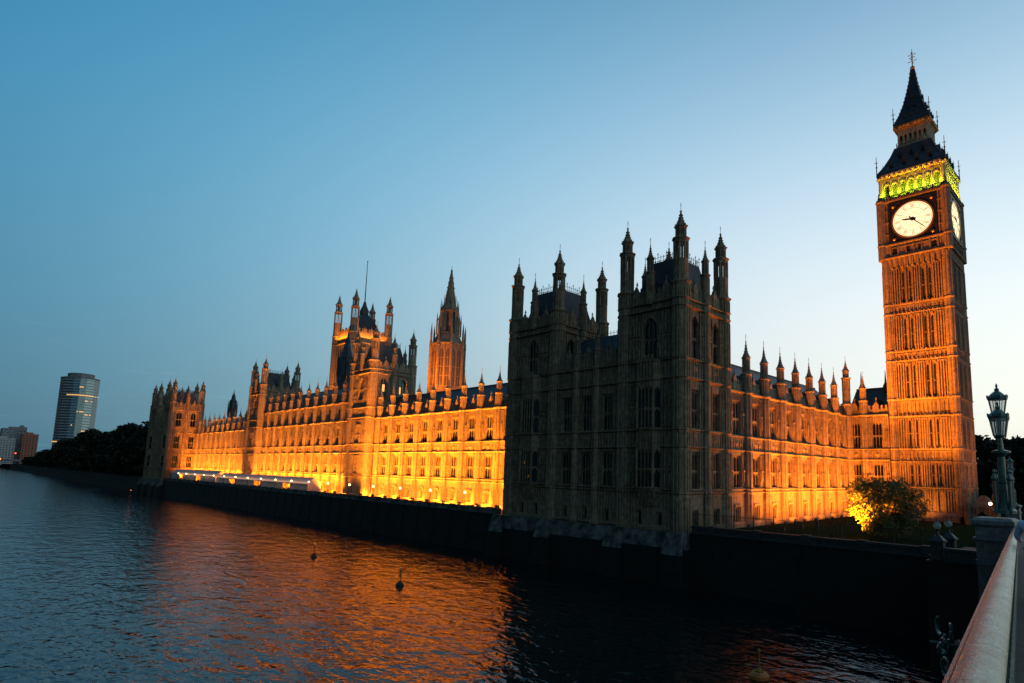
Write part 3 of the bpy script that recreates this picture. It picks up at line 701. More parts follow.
def pavilion(label):
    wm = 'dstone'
    pv = thing('palace_pavilion', label, 'corner block', (-62.6, YC, 4.6))
    xa0, xa1, xb0, xb1 = -80.2, -68.6, -55.3, XN; y1 = 79.3
    square_tower(pv, xb0, xb1, YC, y1, wm); square_tower(pv, xa0, xa1, YC, y1, wm)
    oriel(pv, -49.95, YC, wm); oriel(pv, -74.3, YC, wm)
    # three bays between the two towers
    L0, L1 = xa1 - .02, xb0 + .02; cs = [-66.05, -61.85, -57.65]; holes = []
    for c in cs: holes += [(c - 1.0, c + 1.0, 12.15, 17.2), (c - 1.0, c + 1.0, 20.3, 25.7), (c - .42, c + .42, 7.2, 9.0)]
    m = MB(); wall_holes(m, L0, L1, 4.6, 30.0, holes)
    for c in cs:
        for s in (-1, 1):
            a, b = sorted((c + s * 1.1, c + s * 1.55)); ribs(m, a, b, 12.3, 17.3, .45, .1, .12); ribs(m, a, b, 20.3, 26.6, .45, .1, .12)
        ribs(m, c - 1.5, c + 1.5, 17.95, 19.8, .6, .11, .12); shield(m, c, 18.9, .6, .25); ribs(m, c - 1.5, c + 1.5, 27.4, 29.5, .5, .11, .12)
    for z, h, p in [(6.6, .5, .28), (11.4, .35, .22), (11.85, .3, .32), (17.55, .4, .32), (19.9, .35, .3), (26.9, .45, .36), (29.55, .45, .38)]: m.extx(string_prof(z, h, p), L0, L1)
    m.box(L0, L1, .82, 12, 4.6, 30)
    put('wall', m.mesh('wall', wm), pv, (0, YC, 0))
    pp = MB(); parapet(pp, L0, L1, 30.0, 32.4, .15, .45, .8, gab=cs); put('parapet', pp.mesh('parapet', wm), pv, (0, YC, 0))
    for c in cs:
        window(pv, (c, YC, 12.15), 0, 2.0, 5.05, 3, (.47,), False, 0, wm, 'glassn'); window(pv, (c, YC, 20.3), 0, 2.0, 5.4, 3, (.47,), False, 0, wm, 'glassn'); window(pv, (c, YC, 7.2), 0, .84, 1.8, 1, (), False, 0, wm)
    bt = MB(); bt.lathe([(.9, 6.6), (.9, 7.0), (.62, 7.5), (.62, 30.2)], 8)
    for z in (11.4, 17.55, 19.9, 26.9, 29.55): ring(bt, .62, z)
    bt = bt.mesh('buttress', wm); pn = small_pinnacle(30, 32.6, 36.6, .45).mesh('pinnacle', wm)
    for x in (-63.95, -59.75): put('buttress', bt, pv, (x, YC - .1, 0)); put('pinnacle', pn, pv, (x, YC, 0))
    rf = MB(); rf.extx([(1.0, 30.2), (5.6, 36.2), (7.2, 36.2), (11.6, 30.2)], L0, L1); r = put('roof', rf.mesh('roof', 'slate'), pv, (0, YC, 0))
    cr = MB(); n = 20
    for i in range(n + 1): x = L0 + (L1 - L0) * i / n; cr.box(x - .03, x + .03, 6.3, 6.36, 36.2, 37.2)
    cr.box(L0, L1, 6.31, 6.35, 36.8, 36.86); sub('cresting', cr.mesh('cresting', 'iron'), r)
    # battered granite plinth standing in the river
    pl = MB(); x0, x1 = -80.9, XN + .7; y0 = YC - .7
    pl.frus(x0 - .7, x1 + .7, y0 - .7, 79.9, 4.55, x0, x1, y0, 79.9, 6.55)
    for x in (-80.6, -69.2, -55.0, -45.0): pl.frus(x - 1.5, x + 1.5, y0 - 1.5, y0 + .5, 3.9, x - 1.15, x + 1.15, y0 - .6, y0 + .5, 6.62)
    put('plinth', pl.mesh('plinth', 'plinth'), pv)
    ft = MB(); ft.frus(x0 - 1.0, x1 + 1.0, y0 - 1.0, 79.8, -1.5, x0 - .66, x1 + .66, y0 - .66, 79.8, 4.5)
    for x in (-80.6, -69.2, -55.0, -45.0): ft.frus(x - 1.8, x + 1.8, y0 - 2.0, y0 + .5, -1.5, x - 1.46, x + 1.46, y0 - 1.45, y0 + .5, 3.88)
    put('footing', ft.mesh('footing', 'river'), pv)
    # faint warm lamps deep in a few rooms
    q = MB()
    for x, z in ((-74.9, 14.1), (-73.6, 13.0), (-51.2, 13.0), (-74.6, 15.2)): q.box(x - .07, x + .07, 0, .02, z, z + .5)
    put('room_light', q.mesh('room_light', 'litdim'), pv, (0, YC - .95, 0))
    return pv
near = pavilion('tall dark unlit corner block with spiky turrets rising from the river, nearest the bridge')
cor = near.location
far = copy_tree(near, (cor[0] - 262.3, cor[1], cor[2]), 'distant corner block at the far downstream end with an amber-lit side wall beside dark trees')

# towers of the middle block
square_tower(mb_, -158.2, -146.8, YF - 1.3, 88.6, 'stone', 38.9, 52.0, base=True)
square_tower(mb_, -237.4, -226.0, YF - 1.3, 88.6, 'stone', 38.9, 52.0, base=True)
lw = MB()
for y, z in ((79.6, 34.2), (84.4, 34.0)): lw.box(-.02, .02, y - .35, y + .35, z, z + 1.9)
put('lit_room', lw.mesh('lit_room', 'lit'), mb_, (-147.08, 0, 0))
# bays of those towers on the river side, at the lower storeys
for xc in (-152.5, -231.7):
    for z, h in ((12.3, 4.8), (20.15, 5.15)):
        o = put('window', _merge_cache(2.4, h, 4, 'stone'), mb_, (xc, YF - 1.3 - .62, z), 0)
    bk = MB(); ribs(bk, xc - 3, xc + 3, 12.4, 17.3, .5, .12, .14); ribs(bk, xc - 3, xc + 3, 20.2, 26.5, .5, .12, .14); put('panelling', bk.mesh('panelling', 'stone'), mb_, (0, YF - 1.3, 0))

# ------------------------------------------------------------------ the clock tower
TX, TY = -30.65, 134.2; H6 = 6.1
ck = thing('clock_tower', 'tall floodlit clock tower with glowing dial, green-lit belfry and pointed spire', 'clock tower', (TX, TY, GZ))
sh = MB(); sh.box(-5.45, 5.45, -5.45, 5.45, GZ, 61)
fz = [(8.2, 12.4), (12.9, 17.3), (20.0, 25.9), (29.7, 36.9), (39.4, 46.4), (48.9, 56.2)]
slit_rows = [(13.2, 16.6), (20.5, 25.2), (29.9, 35.9), (39.6, 45.3), (48.9, 54.9)]
for k in range(4):
    f = MB(); rz = k * math.pi / 2
    for z0, z1 in fz:
        for u in (-4.35, -3.9, -3.45, -3.0, -1.78, -.62, -.2, .2, .62, 1.75, 3.0, 3.45, 3.9, 4.35):
            f.box(u - .1, u + .1, -5.88, -5.44, z0, z1)
        for u in (-3.9, -3.3, -2.4, -1.17, -.3, .3, 1.16, 2.34, 3.3, 3.9):
            f.exty([(u - .3, z1), (u - .3, z1 - .5), (u, z1 - .02), (u + .3, z1 - .5), (u + .3, z1)], -5.84, -5.44)
            if u in (-3.9, -3.3, -.3, .3, 3.3, 3.9) and z1 - z0 > 5: f.lathe([(.1, z0 + 2), (.2, z0 + 2.4), (.1, z0 + 2.9)], 4, u, -5.45); f.lathe([(.1, z1 - 2.6), (.18, z1 - 2.3), (.1, z1 - 1.9)], 4, u, -5.45)
    for z0, z1 in ((17.4, 19.7), (26.1, 29.4), (37.1, 38.9), (46.6, 48.5)):
        q = MB(); ribs(q, -4.9, 4.9, z0 + .3, z1 - .1, .7, .16, .16); f.merge(q, (0, -5.5, 0))
        for i in range(7): f.box(-4.9 + i * 1.4 + .25, -4.9 + i * 1.4 + 1.15, -5.6, -5.44, z0 + .5, z0 + .7)
    f.extx([(-5.4, GZ), (-6.6, GZ), (-6.6, 7.6), (-6.0, 8.2), (-5.4, 8.2)], -6.6, 6.6)
    sh.merge(f, (0, 0, 0), rz)
put('shaft', sh.mesh('shaft', 'tstone'), ck, (TX, TY, 0))
for z, p in ((12.4, .30), (17.25, .22), (19.7, .18), (26.0, .30), (29.4, .22), (37.0, .22), (38.95, .18), (46.5, .22), (48.5, .18)):
    s = MB(); q = 5.5 + p; s.frus(-5.7, 5.7, -5.7, 5.7, z, -q - .1, q + .1, -q - .1, q + .1, z + .22); s.box(-q - .1, q + .1, -q - .1, q + .1, z + .22, z + .36)
    for i in range(16):
        u = -5.7 + i * 11.4 / 15
        for a, b in ((u, -q - .12), (u, q + .12), (-q - .12, u), (q + .12, u)): s.cbox(a, b, z + .42, .2, .2, .24)
    put('string_course', s.mesh('string_course', 'tstone'), ck, (TX, TY, 0))
cb = MB(); cb.lathe([(1.0, GZ), (1.0, 8.2), (.86, 8.6), (.86, 58)], 8)
for z in (12.4, 17.25, 19.7, 26.0, 29.4, 37.0, 38.95, 46.5, 48.5): ring(cb, .86, z, .5, .16)
for z0, z1 in fz:
    for i in range(8):
        a = 2 * math.pi * i / 8; ap = .86 * math.cos(math.pi / 8)
        for o in (-.25, .25): cb.lathe([(.07, z0), (.07, z1)], 4, ap * math.cos(a) - o * math.sin(a), ap * math.sin(a) + o * math.cos(a), rot=a)
cb = cb.mesh('buttress', 'tstone')
for x, y in ((-1, -1), (1, -1), (1, 1), (-1, 1)): put('buttress', cb, ck, (TX + x * 5.35, TY + y * 5.35, 0))
sm = {}
for z0, z1 in slit_rows:
    s = MB(); s.box(-.17, .17, -.03, .04, z0, z1); s.exty([(-.17, z1), (.17, z1), (0, z1 + .4)], -.03, .04); s.box(-.2, .2, -.09, .0, (z0 + z1) / 2, (z0 + z1) / 2 + .16, 1)
    me = s.mesh('slit_window', ['dark', 'tstone'])
    for rz in (0, math.pi / 2):
        for u in (-2.4, -1.17, 1.16, 2.34):
            put('slit_window', me, ck, (TX + math.cos(rz) * u + math.sin(rz) * 5.5, TY + math.sin(rz) * u - math.cos(rz) * 5.5, 0), rz)
# corbelled gallery below the clock
g = MB(); g.frus(-5.6, 5.6, -5.6, 5.6, 56.2, -6.1, 6.1, -6.1, 6.1, 58.3); g.box(-6.1, 6.1, -6.1, 6.1, 58.3, 61.0)
for k in range(4):
    f = MB()
    for i in range(12): u = -5.2 + i * 10.4 / 11; f.exty([(u - .22, 56.2), (u + .22, 56.2), (u + .22, 58.1), (u - .22, 58.1)], -6.15, -5.5)
    ribs(f, -5.6, 5.6, 58.5, 58.9, .8, .14, .0); f.extx([(-6.0, 58.2), (-6.5, 58.3), (-6.5, 58.5), (-6.0, 58.7)], -6.4, 6.4)
    f.extx([(-6.0, 60.9), (-6.4, 61.05), (-6.4, 61.3), (-6.0, 61.4)], -6.4, 6.4)
    for u in (-4.2, -2.8, -1.4, 0, 1.4, 2.8, 4.2): f.box(u - .12, u + .12, -6.3, -6.08, 58.7, 60.9)
    f.box(-4.3, 4.3, -6.26, -6.08, 58.7, 59.0); f.box(-4.3, 4.3, -6.26, -6.08, 60.3, 60.5)
    g.merge(f, (0, 0, 0), k * math.pi / 2)
gal = put('gallery', g.mesh('gallery', 'tstone'), ck, (TX, TY, 0))
op = MB()
for u in (-3.5, -1.2, 1.2, 3.5): op.box(u - .42, u + .42, -.02, .02, 59.1, 60.2)
op = op.mesh('opening', 'dark')
for rz in (0, math.pi / 2): 
    o = sub('opening', op, gal); o.location = (math.sin(rz) * 6.12, -math.cos(rz) * 6.12, 0); o.rotation_euler = (0, 0, rz)
# clock storey
cs_ = MB(); cs_.box(-5.95, 5.95, -5.95, 5.95, 61.0, 70.6)
for k in range(4):
    f = MB()
    for u in (-5.5, -5.05, -4.6, 4.6, 5.05, 5.5):
        f.box(u - .12, u + .12, -6.18, -5.93, 61.4, 70.1)
        for z in (63.4, 66.0, 68.4): f.cbox(u, -6.1, z, .42, .3, .35)
    f.extx([(-5.9, 70.1), (-6.4, 70.3), (-6.4, 70.6), (-5.9, 70.8)], -6.45, 6.45)
    for i in range(24): f.cbox(-6.3 + i * 12.6 / 23, -6.35, 70.85, .2, .2, .35)
    cs_.merge(f, (0, 0, 0), k * math.pi / 2)
put('clock_storey', cs_.mesh('clock_storey', 'tstone'), ck, (TX, TY, 0))
ccb = MB(); ccb.lathe([(.8, 58.2), (.8, 71.2)], 8); ring(ccb, .8, 61, .5, .15); ring(ccb, .8, 70.3, .6, .2); ccb.lathe([(.5, 71.2), (.35, 72.6), (.05, 73.2), (.05, 77.0)], 6)
for z in (73.6, 75.0, 76.2): ccb.cbox(0, 0, z, .5, .06, .09)
ccb = ccb.mesh('corner_shaft', 'tstone')
for x, y in ((-1, -1), (1, -1), (1, 1), (-1, 1)): put('corner_shaft', ccb, ck, (TX + x * 5.85, TY + y * 5.85, 0))
# dials
fr = MB(); s = 4.3
for a, b, c, d in ((-s, s, s - .35, s), (-s, s, -s, -s + .35)): fr.box(a, b, -.22, .1, c, d, 0)
fr.box(-s, -s + .35, -.22, .1, -s + .35, s - .35); fr.box(s - .35, s, -.22, .1, -s + .35, s - .35); fr.box(-s + .3, s - .3, -.05, .05, -s + .3, s - .3, 0)
for sx_ in (-1, 1):
    for sz_ in (-1, 1):
        fr.ball((sx_ * 3.45, -.06, sz_ * 3.45), .34, mi=1)
nseg = 48; rg = MB()
for i in range(nseg):
    a, b = 2 * math.pi * i / nseg, 2 * math.pi * (i + 1) / nseg
    v = [(r * math.sin(q), y, r * math.cos(q)) for q in (a, b) for r in (3.55, 3.85) for y in (-.2, .06)]
    fr.add(v, [(0, 2, 6, 4), (1, 5, 7, 3), (2, 3, 7, 6), (0, 4, 5, 1)], 1)
frm = fr.mesh('clock_frame', ['iron', 'gold'])
dd = MB(); dd.add([(3.56 * math.sin(2 * math.pi * i / 48), -.09, 3.56 * math.cos(2 * math.pi * i / 48)) for i in range(48)] + [(3.56 * math.sin(2 * math.pi * i / 48), -.055, 3.56 * math.cos(2 * math.pi * i / 48)) for i in range(48)],
    [tuple(range(48)), tuple(range(48, 96))[::-1]] + [(i, 48 + i, 48 + (i + 1) % 48, (i + 1) % 48) for i in range(48)])
ddm = dd.mesh('clock_face', 'dial')
mk = MB()
def annulus(mb, r0, r1, y, n=48):
    for i in range(n):
        a, b = 2 * math.pi * i / n, 2 * math.pi * (i + 1) / n
        mb.add([(r * math.sin(q), yy, r * math.cos(q)) for q in (a, b) for r in (r0, r1) for yy in (y, y + .02)], [(0, 2, 6, 4), (1, 5, 7, 3), (0, 4, 5, 1), (2, 3, 7, 6)])
annulus(mk, 3.3, 3.36, -.12); annulus(mk, 2.28, 2.34, -.12); annulus(mk, 1.2, 1.24, -.12)
ROM = ['XII', 'I', 'II', 'III', 'IV', 'V', 'VI', 'VII', 'VIII', 'IX', 'X', 'XI']
def stroke(mb, ang, pts, w):     # pts in dial-local (tangential, radial)
    ca, sa = math.cos(ang), math.sin(ang)
    (t0, r0), (t1, r1) = pts; dx, dr = t1 - t0, r1 - r0; L = math.hypot(dx, dr); nx, nr = -dr / L * w / 2, dx / L * w / 2
    q = [(t0 + nx, r0 + nr), (t1 + nx, r1 + nr), (t1 - nx, r1 - nr), (t0 - nx, r0 - nr)]
    v = [(t * ca + r * sa, y, r * ca - t * sa) for y in (-.135, -.115) for t, r in q]
    mb.add(v, [(0, 1, 2, 3), (7, 6, 5, 4), (0, 4, 5, 1), (1, 5, 6, 2), (2, 6, 7, 3), (3, 7, 4, 0)])
for hnum, s_ in enumerate(ROM):
    ang = 2 * math.pi * hnum / 12; wd = {'I': .17, 'V': .36, 'X': .36}; tot = sum(wd[c] for c in s_); x = -tot / 2
    for c in s_:
        w = wd[c]; a, b = x + .04, x + w - .04
        if c == 'I': stroke(mk, ang, ((x + w / 2, 2.45), (x + w / 2, 3.18)), .075)
        if c == 'V': stroke(mk, ang, ((a, 3.18), ((a + b) / 2, 2.45)), .075); stroke(mk, ang, ((b, 3.18), ((a + b) / 2, 2.45)), .055)
        if c == 'X': stroke(mk, ang, ((a, 3.18), (b, 2.45)), .075); stroke(mk, ang, ((b, 3.18), (a, 2.45)), .055)
        x += w
    stroke(mk, ang, ((0, 1.25), (0, 2.3)), .035)
for i in range(60): stroke(mk, 2 * math.pi * i / 60, ((0, 3.38), (0, 3.52)), .035)
mkm = mk.mesh('numerals', 'dialmark')
hd = MB()
def hand(mb, ang, ln, tail, w0, w1, y):
    ca, sa = math.cos(ang), math.sin(ang)
    q = [(-w0, -tail), (w0, -tail), (w0 * .8, 0), (w1 * 1.4, ln * .7), (w1, ln), (-w1, ln), (-w1 * 1.4, ln * .7), (-w0 * .8, 0)]
    v = [(t * ca + r * sa, yy, r * ca - t * sa) for yy in (y, y + .04) for t, r in q]; n = len(q)
    mb.add(v, [tuple(range(n)), tuple(range(n, 2 * n))[::-1]] + [(i, n + i, n + (i + 1) % n, (i + 1) % n) for i in range(n)])
hand(hd, R_(136), 3.2, .9, .13, .06, -.24); hand(hd, R_(279), 1.9, .6, .28, .11, -.19); hd.lathe([(.42, -.02), (.42, .02)], 12)
for i in range(len(hd.v) - 24, len(hd.v)):
    x, y, z = hd.v[i]; hd.v[i] = (x, -.22 + z, y)
hdm = hd.mesh('clock_hands', 'iron')
for k in range(4):
    rz = k * math.pi / 2; p = (TX + math.sin(rz) * 6.07, TY - math.cos(rz) * 6.07, 65.6)
    o = put('clock_dial', ddm, ck, p, rz); sub('dial_frame', frm, o); sub('numerals', mkm, o); sub('clock_hands', hdm, o)
# belfry: inner stone box, arcade with open pointed arches, lit from within its gallery
def arch_plate(w, h, ow, spring, thick, n=8):
    m = MB(); m.box(-w / 2, -ow / 2, 0, thick, 0, h); m.box(ow / 2, w / 2, 0, thick, 0, h)
    pts = []
    for i in range(n + 1):
        t = -1 + 2 * i / n; pts.append((t * ow / 2, spring + ow * .75 * (1 - abs(t) ** 1.7)))
    for (a, za), (b, zb) in zip(pts, pts[1:]):
        v = [(a, y, z) for y in (0, thick) for z in (za, h)] + [(b, y, z) for y in (0, thick) for z in (zb, h)]
        m.add(v, [(0, 4, 5, 1), (2, 3, 7, 6), (0, 2, 6, 4), (1, 5, 7, 3)])
    return m
bf = MB(); bf.box(-3.9, 3.9, -3.9, 3.9, 70.6, 76.0)
for k in range(4):
    f = MB()
    for i in range(7): f.merge(arch_plate(1.5, 4.9, .92, 2.6, .35), (-4.5 + i * 1.5, -5.75, 71.0))
    for i in range(8):
        u = -5.25 + i * 1.5; f.lathe([(.14, 71), (.14, 75.6)], 6, u, -5.8)
        f.exty([(u - .3, 75.2), (u, 74.4), (u + .3, 75.2)], -6.0, -5.7)
    for i in range(7):
        u = -4.5 + i * 1.5
        for a in range(7):
            b0 = math.pi * a / 7; b1 = math.pi * (a + 1) / 7
            f.add([(u + r * math.cos(q), y, 73.7 + r * 1.25 * math.sin(q)) for q in (b0, b1) for r in (.5, .66) for y in (-5.92, -5.74)], [(0, 2, 6, 4), (1, 5, 7, 3), (0, 4, 5, 1), (2, 3, 7, 6)])
    f.box(-5.6, 5.6, -6.15, -5.4, 70.9, 71.05)
    f.extx([(-5.4, 75.7), (-5.9, 75.75), (-6.25, 76.1), (-6.25, 76.4), (-5.4, 76.5)], -6.25, 6.25)
    for i in range(13): f.ball((-5.8 + i * 11.6 / 12, -6.15, 75.8), .3, 6, 4)
    bf.merge(f, (0, 0, 0), k * math.pi / 2)
for x, y in ((-1, -1), (1, -1), (1, 1), (-1, 1)): bf.lathe([(.55, 70.6), (.55, 75.8)], 8, x * 5.55, y * 5.55)
put('belfry', bf.mesh('belfry', 'ystone'), ck, (TX, TY, 0))
par = MB()
for k in range(4):
    f = MB(); f.box(-6.1, 6.1, -6.3, -6.2, 71.5, 71.6); f.box(-6.1, 6.1, -6.3, -6.2, 70.8, 70.9)
    for i in range(34): u = -6.1 + i * 12.2 / 33; f.box(u - .04, u + .04, -6.28, -6.22, 70.8, 71.75)
    par.merge(f, (0, 0, 0), k * math.pi / 2)
put('balustrade', par.mesh('balustrade', 'iron'), ck, (TX, TY, 0))
def face_pt(u, r, z, rz): return (TX + math.cos(rz) * u + math.sin(rz) * r, TY + math.sin(rz) * u - math.cos(rz) * r, z)
for rz in (0, math.pi / 2):
    inw = (-math.sin(rz), math.cos(rz), 0)
    for u0, u1, c in ((-5.6, -1.8, (.9, 1, .03)), (-1.8, 1.8, (.75, 1, .03)), (1.8, 5.6, (1, .85, .04))):
        strip(face_pt(u0, 6.6, 71.7, rz), face_pt(u1, 6.6, 71.7, rz), (inw[0], inw[1], 2.2), 44, c, .2)
    strip(face_pt(-5, 4.9, 71.5, rz), face_pt(5, 4.9, 71.5, rz), (inw[0] * .2, inw[1] * .2, 1), 34, (.4, 1, .03), .2)
for rz in (0, math.pi / 2):
    for u in (-2, 2): point((TX + math.cos(rz) * u + math.sin(rz) * 4.6, TY + math.sin(rz) * u - math.cos(rz) * 4.6, 85.2), 9, (1, .3, .04), .2)
# roofs and lantern
def sq_loft(prof, mi=0):
    m = MB()
    for (r0, z0), (r1, z1) in zip(prof, prof[1:]): m.frus(-r0, r0, -r0, r0, z0, -r1, r1, -r1, r1, z1, mi)
    return m
rf = sq_loft([(6.35, 76.4), (6.1, 77.0), (5.1, 78.6), (4.0, 80.9), (3.3, 82.9)])
for sgx, sgy in ((-1, -1), (1, -1), (1, 1), (-1, 1)):
    for (r0, z0), (r1, z1) in zip([(6.1, 77.0), (5.1, 78.6), (4.0, 80.9), (3.3, 82.9)], [(5.1, 78.6), (4.0, 80.9), (3.3, 82.9)]): rf.bar((sgx * r0, sgy * r0, z0), (sgx * r1, sgy * r1, z1), .13, 5)
roof = put('lower_roof', rf.mesh('lower_roof', 'lead'), ck, (TX, TY, 0))
dm = MB(); dm.exty([(-.3, 0), (.3, 0), (.3, .7), (0, 1.35), (-.3, .7)], -.35, 1.2); dm.box(-.16, .16, -.38, -.33, .12, .65, 1); dm.box(-.03, .03, -.3, -.24, 1.3, 1.75)
dmm = dm.mesh('dormer', ['lead', 'dark'])
for rz in (0, math.pi / 2, math.pi, -math.pi / 2):
    for u, z, r in [(u, 78.1, 5.45) for u in (-3.6, -1.2, 1.2, 3.6)] + [(u, 80.2, 4.35) for u in (-2.1, 0, 2.1)]:
        o = sub('dormer', dmm, roof); o.location = (math.cos(rz) * u + math.sin(rz) * r, math.sin(rz) * u - math.cos(rz) * r, z); o.rotation_euler = (0, 0, rz)
ln = MB(); ln.box(-1.9, 1.9, -1.9, 1.9, 82.9, 87.4); ln.box(-3.1, 3.1, -3.1, 3.1, 82.7, 83.15)
for k in range(4):
    f = MB()
    for i in range(6): f.merge(arch_plate(.88, 3.6, .5, 2.2, .22, 6), (-2.2 + i * .88, -2.75, 83.15))
    for i in range(7): f.lathe([(.1, 83.1), (.1, 86.8)], 5, -2.64 + i * .88, -2.8)
    f.extx([(-2.5, 86.7), (-2.8, 86.75), (-3.3, 87.2), (-3.3, 87.5), (-2.5, 87.6)], -3.3, 3.3)
    f.box(-3.0, 3.0, -3.12, -3.04, 83.9, 83.98)
    for i in range(14): f.box(-3 + i * 6 / 13 - .03, -3 + i * 6 / 13 + .03, -3.11, -3.05, 83.15, 84.0)
    ln.merge(f, (0, 0, 0), k * math.pi / 2)
put('lantern', ln.mesh('lantern', 'ystone'), ck, (TX, TY, 0))
gc = MB()
for k in range(4):
    f = MB(); f.box(-3.35, 3.35, -3.42, -3.3, 87.5, 87.75)
    for i in range(10): f.ball((-3.1 + i * 6.2 / 9, -3.36, 87.25), .24, 6, 4)
    gc.merge(f, (0, 0, 0), k * math.pi / 2)
put('gilded_cornice', gc.mesh('gilded_cornice', 'gold'), ck, (TX, TY, 0))
prof = [(3.45, 87.7), (3.3, 88.2), (2.55, 90.0), (1.75, 92.6), (1.15, 95.4), (.65, 98.2), (.3, 101.2)]
spm = sq_loft(prof)
for sgx, sgy in ((-1, -1), (1, -1), (1, 1), (-1, 1)):
    for (r0, z0), (r1, z1) in zip(prof[1:], prof[2:]):
        spm.bar((sgx * r0, sgy * r0, z0), (sgx * r1, sgy * r1, z1), .1, 5)
        for q in range(3): t = q / 3; spm.cbox(sgx * (r0 + (r1 - r0) * t + .08), sgy * (r0 + (r1 - r0) * t + .08), z0 + (z1 - z0) * t, .16, .16, .2)
spo = put('spire', spm.mesh('spire', 'lead'), ck, (TX, TY, 0))
for rz in (0, math.pi / 2, math.pi, -math.pi / 2):
    for u, z, r in [(-1.3, 89.3, 2.95), (0, 89.3, 2.95), (1.3, 89.3, 2.95), (-.6, 91.6, 2.15), (.6, 91.6, 2.15), (0, 93.8, 1.55)]:
        o = sub('dormer', dmm, spo); o.location = (math.cos(rz) * u + math.sin(rz) * r, math.sin(rz) * u - math.cos(rz) * r, z); o.rotation_euler = (0, 0, rz); o.scale = (.6, .6, .6)
fi = MB(); fi.ball((0, 0, 101.5), .48); fi.lathe([(.12, 101.8), (.05, 105.9)], 6)
for z, w in ((103.1, .75), (103.9, .45), (104.6, .6)):
    fi.bar((-w, 0, z), (w, 0, z), .06, 5); fi.bar((0, -w, z), (0, w, z), .06, 5)
    for a in (-w, w): fi.ball((a, 0, z), .12, 6, 4); fi.ball((0, a, z), .12, 6, 4)
fi.ball((0, 0, 105.0), .2, 6, 4)
put('finial', fi.mesh('finial', 'gold'), ck, (TX, TY, 0))
rd = MB(); rd.lathe([(.12, 0), (.05, 4.6)], 5); rd.ball((0, 0, 2.2), .2, 6, 4); rd.bar((-.35, 0, 3.2), (.35, 0, 3.2), .05); rd.bar((0, -.35, 3.2), (0, .35, 3.2), .05)
rd = rd.mesh('corner_rod', 'iron')
for q, z in ((6.2, 76.3), (3.35, 87.3)):
    for x, y in ((-1, -1), (1, -1), (1, 1), (-1, 1)): put('corner_rod', rd, ck, (TX + x * q, TY + y * q, z))

# ------------------------------------------------------------------ great square tower and other towers behind
VX, VY, VH = -333.75, 165.2, 10.6
vt = thing('square_tower', 'massive square tower with four corner turrets, glowing crown and flagpole, far behind', 'tower', (VX, VY, GZ))
vb = MB(); vb.box(-VH, VH, -VH, VH, GZ, 88.0)
for k in range(4):
    f = MB()
    for z0, z1 in ((34, 60), (62, 84)):
        for u in (-7.5, -5, -2.5, 0, 2.5, 5, 7.5): f.box(u - .3, u + .3, -VH - .4, -VH + .1, z0, z1)
        for u in (-5, 0, 5): f.box(u - 1.4, u + 1.4, -VH - .08, -VH + .05, z0 + 2, z1 - 3, 1); f.exty([(u - 1.4, z1 - 3), (u + 1.4, z1 - 3), (u, z1 - .6)], -VH - .08, -VH + .05, 1)
    for z in (32.5, 60.5, 84.5, 87.4): f.extx([(-VH + .1, z), (-VH - .7, z + .4), (-VH - .7, z + .9), (-VH + .1, z + 1.2)], -VH, VH)
    q = MB(); parapet(q, -8.4, 8.4, 88.4, 93.2, 0, .8, 2.1, gab=[-4.2, 0, 4.2]); f.merge(q, (0, -VH, 0))
    vb.merge(f, (0, 0, 0), k * math.pi / 2)
put('wall', vb.mesh('wall', ['stone', 'dim']), vt, (VX, VY, 0))
tm = pavilion_turret(GZ, 90, 115.6, 2.5, 2.25, 1.75, [32.5, 60.5, 84.5]); a = tm[0].mesh('turret', 'stone'); bsp = tm[1].mesh('spire', 'stone')
for x, y in ((-1, -1), (1, -1), (1, 1), (-1, 1)):
    o = put('turret', a, vt, (VX + x * VH, VY + y * VH, 0)); sub('spire', bsp, o)
rf = sq_loft([(8.8, 88.2), (7.2, 92), (5.0, 99), (1.8, 104), (.5, 112)]); rf.merge(sq_loft([(1.9, 104), (1.9, 106.5), (.4, 111)]))
put('roof', rf.mesh('roof', 'iron'), vt, (VX, VY, 0))
fp = MB(); fp.lathe([(.35, 108), (.15, 137)], 8); fp.ball((0, 0, 137), .4); put('flagpole', fp.mesh('flagpole', 'iron'), vt, (VX, VY, 0))

CX, CY = -192.6, 130
st_ = thing('spire_tower', 'octagonal lantern tower with tapering stone spire, lit orange at its base, behind the river wing', 'spire tower', (CX, CY, GZ))
b = MB(); b.lathe([(6.1, 28), (6.1, 61.5)], 8)
for i in range(8):
    a = 2 * math.pi * i / 8; ap = 6.1 * math.cos(math.pi / 8)
    for o in (-1.9, -.15, 1.5):
        pass
    q = MB()
    for u in (-1.25, 1.25): q.exty([(u - .85, 45), (u + .85, 45), (u + .85, 57.4), (u, 59.2), (u - .85, 57.4)], -ap - .05, -ap + .1, 1)
    for u in (-2.2, 0, 2.2): q.box(u - .2, u + .2, -ap - .35, -ap + .1, 34, 61)
    for u in (-1.25, 1.25): q.box(u - .08, u + .08, -ap - .12, -ap, 45, 58.5)
    for z in (48.5, 52.0, 55.4): q.box(-2.2, 2.2, -ap - .15, -ap, z, z + .25)
    b.merge(q, (0, 0, 0), a)
ring(b, 6.1, 43.5, .8, .4); ring(b, 6.1, 60.6, 1.0, .5); b.lathe([(5.9, 61.5), (4.6, 64.6), (4.3, 65.2)], 8)
put('body', b.mesh('body', ['stone', 'dim']), st_, (CX, CY, 0))
sp = MB(); sp.lathe([(.62, 28), (.62, 62), (.45, 62.6), (.4, 66), (.03, 69.5)], 6); ring(sp, .62, 60, .5, .15, 6)
sp = sp.mesh('buttress', 'stone')
for i in range(8): a = math.pi / 8 + 2 * math.pi * i / 8; put('buttress', sp, st_, (CX + 6.5 * math.cos(a), CY + 6.5 * math.sin(a), 0))
